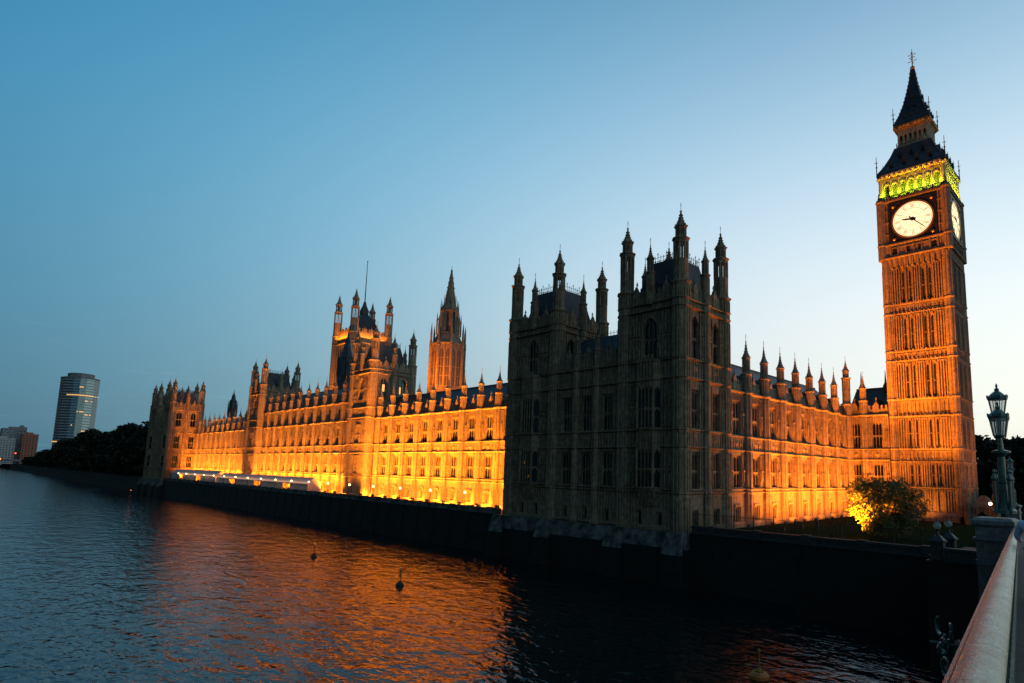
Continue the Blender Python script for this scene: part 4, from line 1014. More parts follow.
l = MB(); open_stage(l, 3.7, 65.0, 74.4, post=.75); ring(l, 3.5, 74.2, .7, .25); l.lathe([(4.2, 64.6), (4.2, 65.8)], 8); l.lathe([(3.7, 75), (2.4, 77.2), (2.0, 77.8)], 8)
for i in range(8):
    a = math.pi / 8 + 2 * math.pi * i / 8; l.lathe([(.3, 65), (.3, 70.5), (.03, 73.8)], 5, 4.6 * math.cos(a), 4.6 * math.sin(a)); l.lathe([(.26, 72), (.26, 75.6), (.03, 79.2)], 5, 3.4 * math.cos(a), 3.4 * math.sin(a)); l.bar((4.6 * math.cos(a), 4.6 * math.sin(a), 70), (3.6 * math.cos(a), 3.6 * math.sin(a), 72.4), .16, 4); l.lathe([(.16, 76.5), (.14, 79), (.02, 81.2)], 5, 2.3 * math.cos(a), 2.3 * math.sin(a))
put('lantern', l.mesh('lantern', 'stone'), st_, (CX, CY, 0))
s = MB(); s.lathe([(2.2, 77.2), (2.05, 78.4), (1.62, 82), (1.72, 82.2), (1.52, 82.5), (.35, 90.6), (.5, 91.0), (.12, 91.4), (.04, 93.0)], 8)
for z, r in ((79.5, 1.8), (81, 1.65), (84, 1.35), (86, 1.0), (88, .7)):
    for i in range(8): a = math.pi / 8 + 2 * math.pi * i / 8; s.cbox(r * math.cos(a), r * math.sin(a), z, .3, .3, .4)
put('spire', s.mesh('spire', 'stone'), st_, (CX, CY, 0))

ve = thing('ventilation_tower', 'dark lead-clad tapering ventilation tower standing in front of the great square tower', 'ventilation tower', (-213, 100, 27))
v = MB(); v.lathe([(3.3, 27), (3.3, 45), (3.5, 45.3), (3.0, 46.2), (2.7, 53.5), (2.9, 53.9), (2.2, 54.8), (1.6, 57.5), (1.05, 59.5), (1.15, 60.2), (.6, 61.5), (.2, 64), (.03, 65.4)], 8)
for i in range(8):
    a = 2 * math.pi * i / 8; q = MB(); q.box(-.6, .6, -3.12, -2.7, 47, 52.4); q.box(-.12, .12, -3.2, -3.0, 46, 53.5); v.merge(q, (0, 0, 0), a)
    a += math.pi / 8; v.lathe([(.22, 44), (.22, 54.5), (.02, 57)], 5, 3.05 * math.cos(a), 3.05 * math.sin(a))
put('shell', v.mesh('shell', 'lead'), ve, (-213, 100, 0))
vl = MB(); vl.ball((0, 0, 65.5), .22, 6, 4); put('finial', vl.mesh('finial', 'gold'), ve, (-213, 100, 0))
v2 = thing('ventilation_turret', 'small dark lead turret rising behind the far river wing', 'ventilation tower', (-302.5, 90, 27))
v = MB(); v.lathe([(1.9, 27), (1.9, 38.5), (2.1, 38.8), (1.7, 39.4), (1.5, 42.2), (1.65, 42.5), (.9, 43.6), (.75, 45), (.25, 46.2), (.03, 47.6)], 8)
for i in range(8): a = math.pi / 8 + 2 * math.pi * i / 8; v.lathe([(.18, 36), (.18, 41), (.02, 42.8)], 5, 1.85 * math.cos(a), 1.85 * math.sin(a))
put('shell', v.mesh('shell', 'lead'), v2, (-302.5, 90, 0))
lk = MB(); lk.ball((0, 0, 47.6), .18, 6, 4); put('finial', lk.mesh('finial', 'iron'), v2, (-302.5, 90, 0))

# ------------------------------------------------------------------ ground, river, walls
w = MB(); w.add([(-6000, -6000, 0), (6000, -6000, 0), (6000, 6000, 0), (-6000, 6000, 0)], [(0, 1, 2, 3)]); struct('river_water', w, 'water')
gnd = MB(); gnd.box(-1300, 700, 67.9, 5000, -2, GZ); struct('ground', gnd, 'earth')
fb = MB(); fb.box(-5000, -1300, -5000, 5000, -2, 5.0); struct('far_bank_ground', fb, 'earth')
tr = MB(); tr.box(-306.5, -81.0, 67.92, 77.6, GZ - .1, GZ + .02); struct('terrace_paving', tr, 'paving')
lawn = MB(); lawn.box(-43.6, -16, 68.2, 122, GZ - .1, GZ + .05); struct('garden_lawn', lawn, 'lawn')

def river_wall(name, label, x0, x1, zt, y=YC, cm='plinth'):
    e = thing(name, label, 'river wall', ((x0 + x1) / 2, y, 0))
    m = MB(); m.frus(x0, x1, y - .9, y + .6, -1.5, x0, x1, y - .1, y + .6, zt - 1.0)
    n = int((x1 - x0) / 5.6)
    for i in range(n): x = x0 + (i + .5) * (x1 - x0) / n; m.frus(x - .3, x + .3, y - .98, y, -1.5, x - .3, x + .3, y - .2, y, zt - 1.0)
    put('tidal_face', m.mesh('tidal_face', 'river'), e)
    c = MB(); c.box(x0, x1, y + .02, y + .5, zt - .99, zt - .25); c.box(x0, x1, y - .1, y + .6, zt - .25, zt); c.extx([(y + .02, zt - 1.02), (y - .3, zt - .99), (y - .3, zt - .8), (y + .02, zt - .72)], x0, x1)
    for i in range(n): x = x0 + (i + .5) * (x1 - x0) / n; c.box(x - .45, x + .45, y - .22, y + .62, zt - .72, zt + .12)
    put('coping', c.mesh('coping', cm), e); return e
river_wall('river_wall', 'long dark river wall with pale coping below the lit terrace', -306.0, -81.9, 7.55)
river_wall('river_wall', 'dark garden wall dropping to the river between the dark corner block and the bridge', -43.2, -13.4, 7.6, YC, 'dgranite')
river_wall('river_wall', 'far river wall beneath the mass of dark trees', -1100, -344.5, 7.0, YC, 'river')
# iron railing along the garden
fe = thing('iron_fence', 'thin black iron railing on the garden wall in front of the lawn', 'fence', (-28, YC + 1.2, GZ))
f = MB()
for i in range(12): x = -43 + i * 2.6; f.box(x - .05, x + .05, -.05, .05, GZ, 9.2); f.ball((x, 0, 9.25), .09, 6, 4)
put('post', f.mesh('post', 'iron'), fe, (0, YC + 1.2, 0))
f = MB()
for z in (7.3, 9.0): f.box(-43, -14.3, -.02, .02, z, z + .05)
for i in range(190): x = -43 + i * .15; f.box(x - .008, x + .008, -.008, .008, 7.3, 9.1)
put('railing', f.mesh('railing', 'iron'), fe, (0, YC + 1.2, 0))
# river stair beside the bridge
rs = thing('river_stair', 'stone stair climbing from the dark water to the gate piers beside the bridge', 'stair', (-19, 63, 0))
m = MB()
for i in range(22): x = -26.5 + i * .55; z = .5 + i * .28; m.box(x, -13.6, 62.2, 66.2, z - .28 if i else -1.5, z)
put('steps', m.mesh('steps', 'granite'), rs)
m = MB(); m.box(-27.4, -13.4, 61.6, 62.2, -1.5, .9); m.add([(-27.4, 61.6, .9), (-13.4, 61.6, 7.9), (-13.4, 62.2, 7.9), (-27.4, 62.2, .9), (-27.4, 61.6, .85), (-13.4, 61.6, .85), (-13.4, 62.2, .85), (-27.4, 62.2, .85)], [(0, 1, 2, 3), (0, 4, 5, 1), (3, 2, 6, 7), (1, 5, 6, 2), (0, 3, 7, 4)])
put('side_wall', m.mesh('side_wall', 'river'), rs)
# abutment
ab = thing('bridge_abutment', 'dark stone abutment with low parapet between the gate piers and the lamp pedestal', 'abutment', (-9, 55, 0))
m = MB(); m.box(-13.2, -4.0, 53.9, 67.9, -1.5, 7.9); put('masonry', m.mesh('masonry', 'river'), ab)
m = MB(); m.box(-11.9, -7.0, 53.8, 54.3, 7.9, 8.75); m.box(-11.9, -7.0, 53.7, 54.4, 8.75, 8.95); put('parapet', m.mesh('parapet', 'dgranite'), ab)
# gate piers with ball lanterns
pm = MB(); pm.box(-.55, .55, -.55, .55, 0, .35); pm.box(-.44, .44, -.44, .44, .35, 1.35); pm.box(-.56, .56, -.56, .56, 1.35, 1.5); pm.frus(-.5, .5, -.5, .5, 1.5, -.2, .2, -.2, .2, 1.85)
lb = MB(); lb.lathe([(.14, 1.8), (.08, 2.2), (.16, 2.3)], 8)
for a in range(8): 
    th = 2 * math.pi * a / 8
    for q in range(5):
        p0, p1 = math.pi * q / 5, math.pi * (q + 1) / 5; lb.bar((.3 * math.sin(p0) * math.cos(th), .3 * math.sin(p0) * math.sin(th), 2.6 - .3 * math.cos(p0)), (.3 * math.sin(p1) * math.cos(th), .3 * math.sin(p1) * math.sin(th), 2.6 - .3 * math.cos(p1)), .015, 4)
lb.lathe([(.1, 2.88), (.05, 3.0), (.02, 3.25)], 6)
gb = MB(); gb.ball((0, 0, 2.6), .285, 12, 8)
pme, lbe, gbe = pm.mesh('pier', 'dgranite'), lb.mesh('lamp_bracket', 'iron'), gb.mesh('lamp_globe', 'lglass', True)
for (x, y, lab) in ((-12.45, 54.6, 'nearer granite gate pier with an unlit glass globe, beside the river stair'), (-12.3, 57.6, 'granite gate pier just behind the nearer one, topped by an unlit glass globe')):
    g_ = thing('gate_pier', lab, 'gate pier', (x, y, 7.95), 'gate piers by the river stair')
    put('pier', pme, g_, (x, y, 7.95)); put('lamp_bracket', lbe, g_, (x, y, 7.95)); put('lamp_globe', gbe, g_, (x, y, 7.95))

# ------------------------------------------------------------------ Westminster-style bridge: frame along the parapet
SL = -.042; AX = Vector((-.13, 1, SL)); 
def B(cross, y, h): return (cross - .13 * y, y, EYE.z + h + SL * y)
def bridge_ext(prof, y0, y1):       # prof: (cross, height) swept along the bridge
    m = MB(); n = len(prof)
    m.add([B(c, y0, h) for c, h in prof] + [B(c, y1, h) for c, h in prof], [(i, (i + 1) % n, n + (i + 1) % n, n + i) for i in range(n)] + [tuple(range(n))[::-1], tuple(range(n, 2 * n))]); return m
H0 = -.62
bd = thing('bridge_parapet', 'broad pale handrail and green iron parapet of the bridge in the near right corner', 'bridge parapet', B(-.2, 6, H0 - 1))
ex = MB()
prof = [(-.285, H0 - .10), (-.285, H0 - .05), (-.268, H0 - .045), (-.262, H0 - .03)]
for k in range(11):
    a = math.pi * (k + 1) / 12; prof.append((-.173 - .085 * math.cos(a), H0 - .028 + .04 * math.sin(a)))
prof += [(-.085, H0 - .03), (-.083, H0 - .05), (-.10, H0 - .06), (-.10, H0 - .10)]
yy = -4.0
while yy < 29:
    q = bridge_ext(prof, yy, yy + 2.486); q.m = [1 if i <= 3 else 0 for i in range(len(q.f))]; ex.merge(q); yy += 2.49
put('handrail', ex.mesh('handrail', ['rail', 'rail_glow']), bd)
pn = MB(); pn.merge(bridge_ext([(-.22, H0 - .1), (-.15, H0 - .1), (-.15, H0 - .22), (-.22, H0 - .22)], -4, 29.3)); pn.merge(bridge_ext([(-.24, H0 - .86), (-.13, H0 - .86), (-.13, H0 - 1.02), (-.24, H0 - 1.02)], -4, 29.3)); pn.merge(bridge_ext([(-.195, H0 - .22), (-.175, H0 - .22), (-.175, H0 - .86), (-.195, H0 - .86)], -4, 29.3))
y = -4
while y < 29:
    pn.merge(bridge_ext([(-.215, H0 - .22), (-.155, H0 - .22), (-.155, H0 - .86), (-.215, H0 - .86)], y, y + .07)); y += .42
put('panels', pn.mesh('panels', 'green'), bd)
de = MB(); de.merge(bridge_ext([(-.45, H0 - 1.0), (3.6, H0 - 1.0), (3.6, H0 - 1.6), (-.45, H0 - 1.6)], -8, 140)); struct('bridge_pavement', de, 'paving')
de = MB(); de.merge(bridge_ext([(3.604, H0 - 1.13), (16, H0 - 1.13), (16, H0 - 1.6), (3.604, H0 - 1.6)], -8, 220)); struct('bridge_road', de, 'asphalt')
gi = MB(); gi.merge(bridge_ext([(-.42, H0 - 1.04), (-.2, H0 - 1.04), (-.2, H0 - 2.6), (-.42, H0 - 2.6)], -8, 46)); 
go = put('bridge_girder', gi.mesh('bridge_girder', 'green'), None); tag(go, 'dark green edge girder running beneath the bridge handrail', 'girder')
# scrolled ironwork hanging on the outer face
si = thing('bracket_lamp', 'tangle of scrolled ironwork fixed to the outer face of the bridge', 'ironwork', B(-.55, 6.3, H0 - .6))
m = MB()
def arc(mb, c, r, a0, a1, ax, ay, th=.014, n=12):
    pts = [Vector(c) + ax * (r * (1 - .35 * i / n) * math.cos(a0 + (a1 - a0) * i / n)) + ay * (r * (1 - .35 * i / n) * math.sin(a0 + (a1 - a0) * i / n)) for i in range(n + 1)]
    for p, q in zip(pts, pts[1:]): mb.bar(p, q, th, 5)
axy = Vector((-.13, 1, 0)).normalized(); azz = Vector((0, 0, 1)); acr = Vector((1, .13, 0)).normalized()
base = Vector(B(-.52, 6.3, H0 - .55))
for k in range(11):
    c = base + axy * rnd.uniform(-.4, .4) + azz * rnd.uniform(-.25, .2) - acr * rnd.uniform(-.05, .1)
    m = MB(); arc(m, c, rnd.uniform(.04, .10), rnd.uniform(0, 6), rnd.uniform(6, 11), (axy + acr * rnd.uniform(-.8, .8)).normalized(), azz); put('scroll', m.mesh('scroll', 'green'), si)
for h, l in ((0, .2), (.2, .1)): m = MB(); m.bar(base + acr * .3 - azz * h, base - acr * l - azz * h, .02); put('bracket', m.mesh('bracket', 'green'), si)

# lamp standard with three lanterns on a granite pedestal
def lamp_standard(x, y, label1, label2, zt=12.62, zb=-1.5):
    pe = thing('lamp_pedestal', label1, 'pedestal', (x, y, zb))
    m = MB(); m.box(-.62, .62, -.62, .62, zb, zt - .38); m.box(-.72, .72, -.72, .72, zt - .9, zt - .8) ; m.frus(-.62, .62, -.62, .62, zt - .38, -.74, .74, -.74, .74, zt - .26); m.box(-.74, .74, -.74, .74, zt - .26, zt - .1); m.frus(-.74, .74, -.74, .74, zt - .1, -.6, .6, -.6, .6, zt)
    put('block', m.mesh('block', 'granite'), pe, (x, y, 0))
    m = MB(); m.box(-.66, .66, -.66, .66, zt - 1.9, zt - 1.7); put('band', m.mesh('band', 'granite'), pe, (x, y, 0))
    x += .34; zt += .2; la = thing('street_lamp', label2, 'street lamp', (x, y, zt))
    c = MB(); c.lathe([(.42, 0), (.42, .12), (.3, .2), (.22, .5), (.17, 1.2), (.2, 1.25), (.15, 1.4), (.13, 2.3), (.24, 2.42), (.34, 2.46), (.34, 2.54), (.12, 2.6), (.07, 3.1), (.1, 3.2), (.06, 3.5), (.05, 3.85)], 12)
    for k in range(4):
        a = math.pi / 4 + k * math.pi / 2; c.lathe([(.11, 0), (.11, .1), (.075, .2), (.075, 1.3), (.11, 1.36), (.11, 1.42), (.03, 1.6), (.05, 1.68), (.01, 1.8)], 8, .36 * math.cos(a), .36 * math.sin(a))
    d = axy
    for s in (-1, 1):
        pts = [Vector((0, 0, 2.7)), d * (s * .35) + azz * 2.62, d * (s * .62) + azz * 2.75, d * (s * .72) + azz * 3.02]
        for p, q in zip(pts, pts[1:]): c.bar(p, q, .035, 6)
    put('column', c.mesh('column', 'green'), la, (x, y, zt))
    fr = MB(); gl = MB()
    fr.lathe([(.05, 0), (.2, .08), (.22, .12)], 8); gl.lathe([(.2, .12), (.32, .82)], 8)
    for i in range(8):
        a = math.pi / 8 + math.pi * i / 4; fr.bar((.205 * math.cos(a), .205 * math.sin(a), .1), (.325 * math.cos(a), .325 * math.sin(a), .84), .018, 4)
    fr.lathe([(.36, .82), (.38, .9), (.3, 1.0), (.16, 1.14), (.08, 1.2), (.1, 1.26), (.03, 1.34), (.05, 1.42), (.01, 1.52)], 8)
    for i in range(8): a = math.pi / 8 + math.pi * i / 4; fr.cbox(.36 * math.cos(a), .36 * math.sin(a), .96, .05, .05, .12)
    fr.lathe([(.03, .1), (.03, .5)], 6)
    fm, gm = fr.mesh('lantern', 'green'), gl.mesh('lantern_glass', 'lglass')
    for off in (azz * 3.85, d * .72 + azz * 3.02, d * -.72 + azz * 3.02):
        o = put('lantern', fm, la, Vector((x, y, zt)) + off); sub('lantern_glass', gm, o)
    return pe, la
pe, la = lamp_standard(-4.75, 30.2, 'grey granite pedestal at the end of the bridge handrail', 'ornate green lamp standard with three unlit lanterns on the granite pedestal')
lab = ('second granite pedestal farther along the bridge', 'smaller, farther green lamp standard on the bridge beyond the first one')
p2 = copy_tree(pe, (-11.2, 82, -2.5), lab[0]); l2 = copy_tree(la, (-11.2, 82, 11.62), lab[1])

# person at the parapet
px, py = -1.72, 15.0
pz = B(0, py, H0 - 1.0)[2]
pr = thing('person', 'person in a pale blue shirt leaning on the bridge parapet at the right edge', 'person', (px, py, pz))
def skin_obj(name, pts, edges, m, parent, lvl=2):
    me = bpy.data.meshes.new(name); me.from_pydata([p[:3] for p in pts], edges, []); me.materials.append(M[m])
    o = put(name, me, parent, (px, py, pz)); md = o.modifiers.new('skin', 'SKIN'); 
    lay = me.skin_vertices[0].data if me.skin_vertices else None
    if lay is None: me.attributes; 
    for i, p in enumerate(pts): me.skin_vertices[0].data[i].radius = (p[3], p[3] * (p[4] if len(p) > 4 else 1))
    me.skin_vertices[0].data[0].use_root = True; md.use_smooth_shade = True
    sb = o.modifiers.new('sub', 'SUBSURF'); sb.levels = lvl; sb.render_levels = lvl
    return o
try:
    body = [(0, 0, .96, .15, .8), (0, 0, 1.18, .14, .75), (0, -.02, 1.40, .16, .7), (0, -.04, 1.52, .06), (0, -.06, 1.60, .075, 1), (0, -.07, 1.70, .092, 1), (0, -.07, 1.77, .075, 1),
            (-.19, -.02, 1.42, .062), (-.31, .12, 1.18, .048), (-.30, .36, 1.06, .036), (-.29, .44, 1.06, .035, .5), (.19, -.02, 1.42, .062), (.27, .02, 1.14, .046), (.22, .24, 1.04, .036), (.17, .33, 1.04, .034, .5),
            (-.10, 0, .88, .09), (-.11, -.01, .48, .062), (-.11, .02, .10, .042), (-.11, -.13, .035, .035), (.10, 0, .88, .09), (.11, -.01, .48, .062), (.11, .02, .10, .042), (.11, -.13, .035, .035),
            (-.295, .53, 1.05, .010), (-.275, .54, 1.05, .010), (-.255, .53, 1.05, .010), (-.31, .51, 1.05, .009), (-.25, .47, 1.04, .011)]
    be = [(0, 1), (1, 2), (2, 3), (3, 4), (4, 5), (5, 6), (2, 7), (7, 8), (8, 9), (9, 10), (2, 11), (11, 12), (12, 13), (13, 14), (0, 15), (15, 16), (16, 17), (17, 18), (0, 19), (19, 20), (20, 21), (21, 22), (10, 23), (10, 24), (10, 25), (10, 26), (10, 27)]
    skin_obj('body', body, be, 'skin', pr)
    shp = [(0, 0, .98, .175, .82), (0, 0, 1.2, .17, .78), (0, -.02, 1.42, .185, .72), (0, -.035, 1.50, .085), (-.2, -.02, 1.42, .085), (-.31, .12, 1.18, .07), (-.302, .33, 1.075, .052), (.2, -.02, 1.42, .085), (.27, .02, 1.14, .066), (.225, .2, 1.055, .05)]
    skin_obj('shirt', shp, [(0, 1), (1, 2), (2, 3), (2, 4), (4, 5), (5, 6), (2, 7), (7, 8), (8, 9)], 'shirt', pr)
    tp = [(0, 0, .98, .165, .85), (-.105, 0, .86, .115), (-.112, -.01, .48, .085), (-.112, .02, .08, .07), (.105, 0, .86, .115), (.112, -.01, .48, .085), (.112, .02, .08, .07)]
    skin_obj('trousers', tp, [(0, 1), (1, 2), (2, 3), (0, 4), (4, 5), (5, 6)], 'trousers', pr)
except Exception as e:
    print('person', e)
hr = MB(); hr.ball((0, -.085, 1.745), .115, 12, 8, sz=.95); hr.ball((0, -.11, 1.69), .09, 10, 6)
put('hair', hr.mesh('hair', 'hair', True), pr, (px, py, pz))

# ------------------------------------------------------------------ trees
def leaf_quads(mb, c, rad, n, s, rr, flat=.0):
    for i in range(n):
        while True:
            p = Vector((rr.uniform(-1, 1), rr.uniform(-1, 1), rr.uniform(-1, 1)))
            if .25 < p.length < 1: break
        p = Vector((c[0] + p.x * rad[0], c[1] + p.y * rad[1], c[2] + p.z * rad[2]))
        a = Vector((rr.gauss(0, 1), rr.gauss(0, 1), rr.gauss(0, .7))).normalized(); b = a.cross(Vector((rr.gauss(0, 1), rr.gauss(0, 1), rr.gauss(0, 1)))).normalized(); k = s * rr.uniform(.6, 1.35)
        mb.add([p - a * k, p + b * k * .55, p + a * k, p - b * k * .55], [(0, 1, 2, 3)])
def make_tree(name, label, cat, loc, R, H, zc, n_clump, n_leaf, s, seed, lm, group=None, trunk_r=.25, flat=.8):
    rr = random.Random(seed)
    t = thing(name, label, cat, loc, group)
    tk = MB(); tk.bar((0, 0, -.3), (0, 0, zc * .35), trunk_r * 1.25, 8, 0, trunk_r); tk.bar((0, 0, zc * .35), (rr.uniform(-.2, .2), 0, zc), trunk_r, 8, 0, trunk_r * .6)
    cr = MB(); pts = []
    for i in range(n_clump):
        a = rr.uniform(0, 2 * math.pi); q = math.sqrt(rr.random()); zz = rr.uniform(-.9, 1)
        e = math.sqrt(max(.05, 1 - (zz * .9) ** 2)); p = Vector((math.cos(a) * q * R * e * .86, math.sin(a) * q * R * e * .86, zc + zz * H * .8))
        pts.append(p); cs = R * rr.uniform(.2, .36)
        leaf_quads(cr, p, (cs, cs, cs * flat), n_leaf, s, rr)
        if i % 2 == 0: tk.bar((0, 0, zc * rr.uniform(.35, .8)), p, trunk_r * .3, 5, 0, trunk_r * .08)
    put('trunk', tk.mesh('trunk', 'bark'), t, loc); put('crown', cr.mesh('crown', lm), t, loc)
    return t
make_tree('garden_tree', 'spreading leafy tree on the lawn, glowing yellow on its left side from a floodlight', 'tree', (-25.0, 84.0, GZ), 4.9, 3.9, 4.2, 75, 190, .17, 3, 'leaf', None, .2)
# dark plane trees along the far river wall
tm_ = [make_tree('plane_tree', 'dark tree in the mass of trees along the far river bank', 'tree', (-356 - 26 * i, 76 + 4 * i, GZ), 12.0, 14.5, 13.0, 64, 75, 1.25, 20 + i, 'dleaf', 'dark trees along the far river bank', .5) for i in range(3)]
x = -362; k = 0
while x > -1040:
    x -= rnd.uniform(15, 22); k += 1
    y = rnd.choice((74, 80, 88, 97)) + rnd.uniform(-3, 3); sc_h = 1.0 if x > -650 else max(.4, 1 - (-650 - x) / 420)
    o = copy_tree(tm_[k % 3], (x, y, GZ)); o.rotation_euler = (0, 0, rnd.uniform(0, 6)); q = sc_h * rnd.uniform(.9, 1.06); o.scale = (q, q, q)
for i, (x, y, s) in enumerate(((-352, 90, .95), (-356, 108, 1.0), (-372, 100, 1), (-392, 112, 1), (-420, 108, 1), (-450, 112, 1.0), (-485, 110, 1), (-520, 108, 1), (-560, 112, 1), (-600, 110, 1), (-640, 112, 1))):
    o = copy_tree(tm_[i % 3], (x, y, GZ)); o.scale = (s, s, s); o.rotation_euler = (0, 0, i)
# trees in the square beyond the clock tower
for i, (x, y, s) in enumerate(((-40, 230, .68), (-33, 215, .62), (-26, 222, .66), (-17, 230, .7), (-8, 224, .72), (2, 232, .7), (12, 226, .7), (-22, 260, .8), (-5, 262, .85))):
    o = copy_tree(tm_[i % 3], (x, y, GZ), 'dark tree in the square beyond the bridge lamps'); o['group'] = 'dark trees beyond the bridge lamps'; o.scale = (s * 1.1, s * 1.1, s * 1.18); o.rotation_euler = (0, 0, i * 1.3)

# ------------------------------------------------------------------ terrace: lamps, marquees, floodlights
lp = MB(); lp.lathe([(.16, 0), (.16, .25), (.08, .4), (.055, 2.9), (.12, 3.0), (.12, 3.05)], 8); lpm = lp.mesh('post', 'iron')
gb = MB(); gb.ball((0, 0, 3.3), .25, 12, 8); gbm = gb.mesh('globe', 'globe', True)
tl0 = None
for k in range(18):
    loc = (-93.63 - 11.58 * k, 68.6, GZ)
    if tl0 is None:
        tl0 = thing('terrace_lamp', 'glowing white globe lamp on a slim post along the river terrace', 'lamp', loc, 'globe lamps along the river terrace'); put('post', lpm, tl0, loc); put('globe', gbm, tl0, loc)
    else: copy_tree(tl0, loc)
strip((-293, 68.9, GZ + 3.3), (-91, 68.9, GZ + 3.3), (0, 1, -.5), 200, (1, .5, .25), .3)
def marquee(label, x0, x1, ze, zr):
    e = thing('marquee', label, 'marquee', ((x0 + x1) / 2, 71.2, GZ)); y0, y1 = 69.4, 73.0; n = round((x1 - x0) / 6)
    r = MB(); r.extx([(y0 - .2, ze), (y1 + .2, ze), (y1, ze + .25), ((y0 + y1) / 2, zr), (y0, ze + .25)], x0, x1)
    for i in range(n):
        a = x0 + i * (x1 - x0) / n; r.exty([(a + .1, ze + .01), (a + .1, ze - .35), (a + (x1 - x0) / n / 2, ze - .22), (a + (x1 - x0) / n - .1, ze - .35), (a + (x1 - x0) / n - .1, ze + .01)], y0 - .22, y0 - .2)
    put('canopy', r.mesh('canopy', 'canvas'), e)
    L = (x1 - x0) / n
    w = MB(); w.box(.08, L - .08, 0, .06, GZ, ze); wm_ = w.mesh('side_panel', 'canvas')
    for i in range(n):
        if i % 4 != 2: put('side_panel', wm_, e, (x0 + i * L, y0, 0))
    w = MB(); w.box(-.03, .03, y0 + .1, y1, GZ, ze); wm_ = w.mesh('end_panel', 'canvas')
    for x in (x0 + .04, x1 - .04): put('end_panel', wm_, e, (x, 0, 0))
    p = MB(); p.box(-.05, .05, -.06, -.001, GZ, ze); pm_ = p.mesh('post', 'panel')
    for i in range(n + 1): put('post', pm_, e, (x0 + i * L, y0, 0))
marquee('farther white canvas marquee on the terrace below the distant corner block', -304.5, -244.5, 9.7, 11.5)
marquee('longer nearer white canvas marquee on the terrace before the middle block', -241, -165.5, 9.3, 10.9)
# potted hedge boxes and benches on the near end of the terrace
hb = MB(); hb.box(-1.1, 1.1, -.35, .35, 0, .5); hbm = hb.mesh('planter', 'black')
hh = MB(); leaf_quads(hh, (0, 0, .75), (1.1, .4, .35), 220, .14, random.Random(5)); hhm = hh.mesh('shrubs', 'dleaf')
h0 = None
for x in (-90, -96.4, -99.2, -101.8, -104.4, -116):
    loc = (x, 70.6, GZ)
    if h0 is None: h0 = thing('planter', 'dark planter with low shrubs on the near end of the terrace', 'planter', loc, 'planters on the terrace'); put('trough', hbm, h0, loc); put('shrubs', hhm, h0, loc)
    else: copy_tree(h0, loc)

fx = MB(); fx.box(-.28, .28, -.12, .12, 0, .1); fx.box(-.05, .05, -.05, .05, .1, .25); fx.frus(-.3, .3, -.2, .14, .22, -.26, .26, -.1, .24, .62); fx.box(-.36, .36, -.3, -.24, .1, .95); fx.box(-.4, -.36, -.3, .2, .1, .9); fx.box(.36, .4, -.3, .2, .1, .9)
fxm = fx.mesh('housing', 'iron'); lz = MB(); lz.add([(-.25, -.09, .628), (.25, -.09, .628), (.25, .23, .628), (-.25, .23, .628)], [(0, 1, 2, 3)]); lzm = lz.mesh('lens', 'flood')
f0 = None
def flood(loc, target, watts, deg=80, blend=.9, rz=0, col=SODIUM, label='small black floodlight with a glowing orange lens at the foot of the palace wall', group='floodlights at the foot of the palace walls'):
    global f0
    if f0 is None:
        f0 = thing('floodlight', label, 'floodlight', loc, group); put('housing', fxm, f0, loc); put('lens', lzm, f0, loc); o = f0
    else:
        o = f0.copy(); COL.objects.link(o); o.location = loc; o['label'] = label; o['group'] = group
        for ch in [c for c in f0.children if c.type == 'MESH']: c = ch.copy(); COL.objects.link(c); c.parent = o
    o.rotation_euler = (0, 0, rz); o.scale = (.6, .6, .6) if loc[0] > -80 else (1, 1, 1)
    if watts: spot((loc[0], loc[1], loc[2] + .75), target, watts, deg, blend, col)
    return o
# river fronts
bu = [-95.45 + BAY] + [-95.45 - BAY * k for k in range(0, 9)]
xs = [b - BAY / 2 for b in bu]
for i in range(11): xs.append(-226.0 + (67.8 / 11) * (i + .5))
for i in range(11): xs.append(-307 + (69.6 / 11) * (i + .5))
xs = [x for x in xs if x < -84]
for i, x in enumerate(xs):
    flood((x + 1.2, YF - 3.0, GZ + .02), (x, YF, 9), 0)
    flood((x - .5, YF - (7.2 if x > -163 else 3.9), GZ + .02), (x, YF, 25.0), 0)
zl = GZ + .8
for i, x in enumerate(xs): strip((x + .3, YF - 2.2, zl - .5), (x + 1.9, YF - 2.2, zl - .5), (0, 2.2, 1.7), 480 * rnd.uniform(.75, 1.3))
for x0, x1, d in ((-148.5, -84, 7.2), (-226, -158, 3.9), (-306, -237.5, 3.9)):
    n = (x1 - x0) / 6.1
    strip((x0, YF - d, zl), (x1, YF - d, zl), (0, d * .6, 18.0), 2350 * n * (1 if d > 5 else .66), spread=128)
    strip((x0, YF - 2.6, zl), (x1, YF - 2.6, zl), (0, 2.6, 2.4), 45 * n)
flood((-299, 72.5, GZ + .02), (-306.6, 73.0, 24), 5200, 100, 1.0, 0, RED)
# north front
for i, y in enumerate((82.0, 88, 93.9, 99.9, 106.0, 112, 118, 123.5)):
    flood((XN + 2.1, y + (.9 if i % 2 else -.6), GZ + .06), (XN, y, 13), 0, rz=math.pi / 2)
    flood((XN + 7.0, y, GZ + .06), (XN, y, 22), 0, rz=math.pi / 2)
strip((XN + 6.5, 86, zl), (XN + 6.5, 126, zl), (-5.5, 0, 15), 7000, RED, spread=140)
for y, p in ((82.4, 60), (88.2, 200), (94.1, 900), (99.9, 1000), (106, 1100), (112, 700), (118.2, 700), (124, 600)): strip((XN + 2.4, y - .5, zl), (XN + 2.4, y + .5, zl), (-2.4, 0, 5), p * .3, RED)
flood((-39.6, 124.5, GZ + .06), (-40, 128, 18), 2600, 110, 1.0, 0, RED)
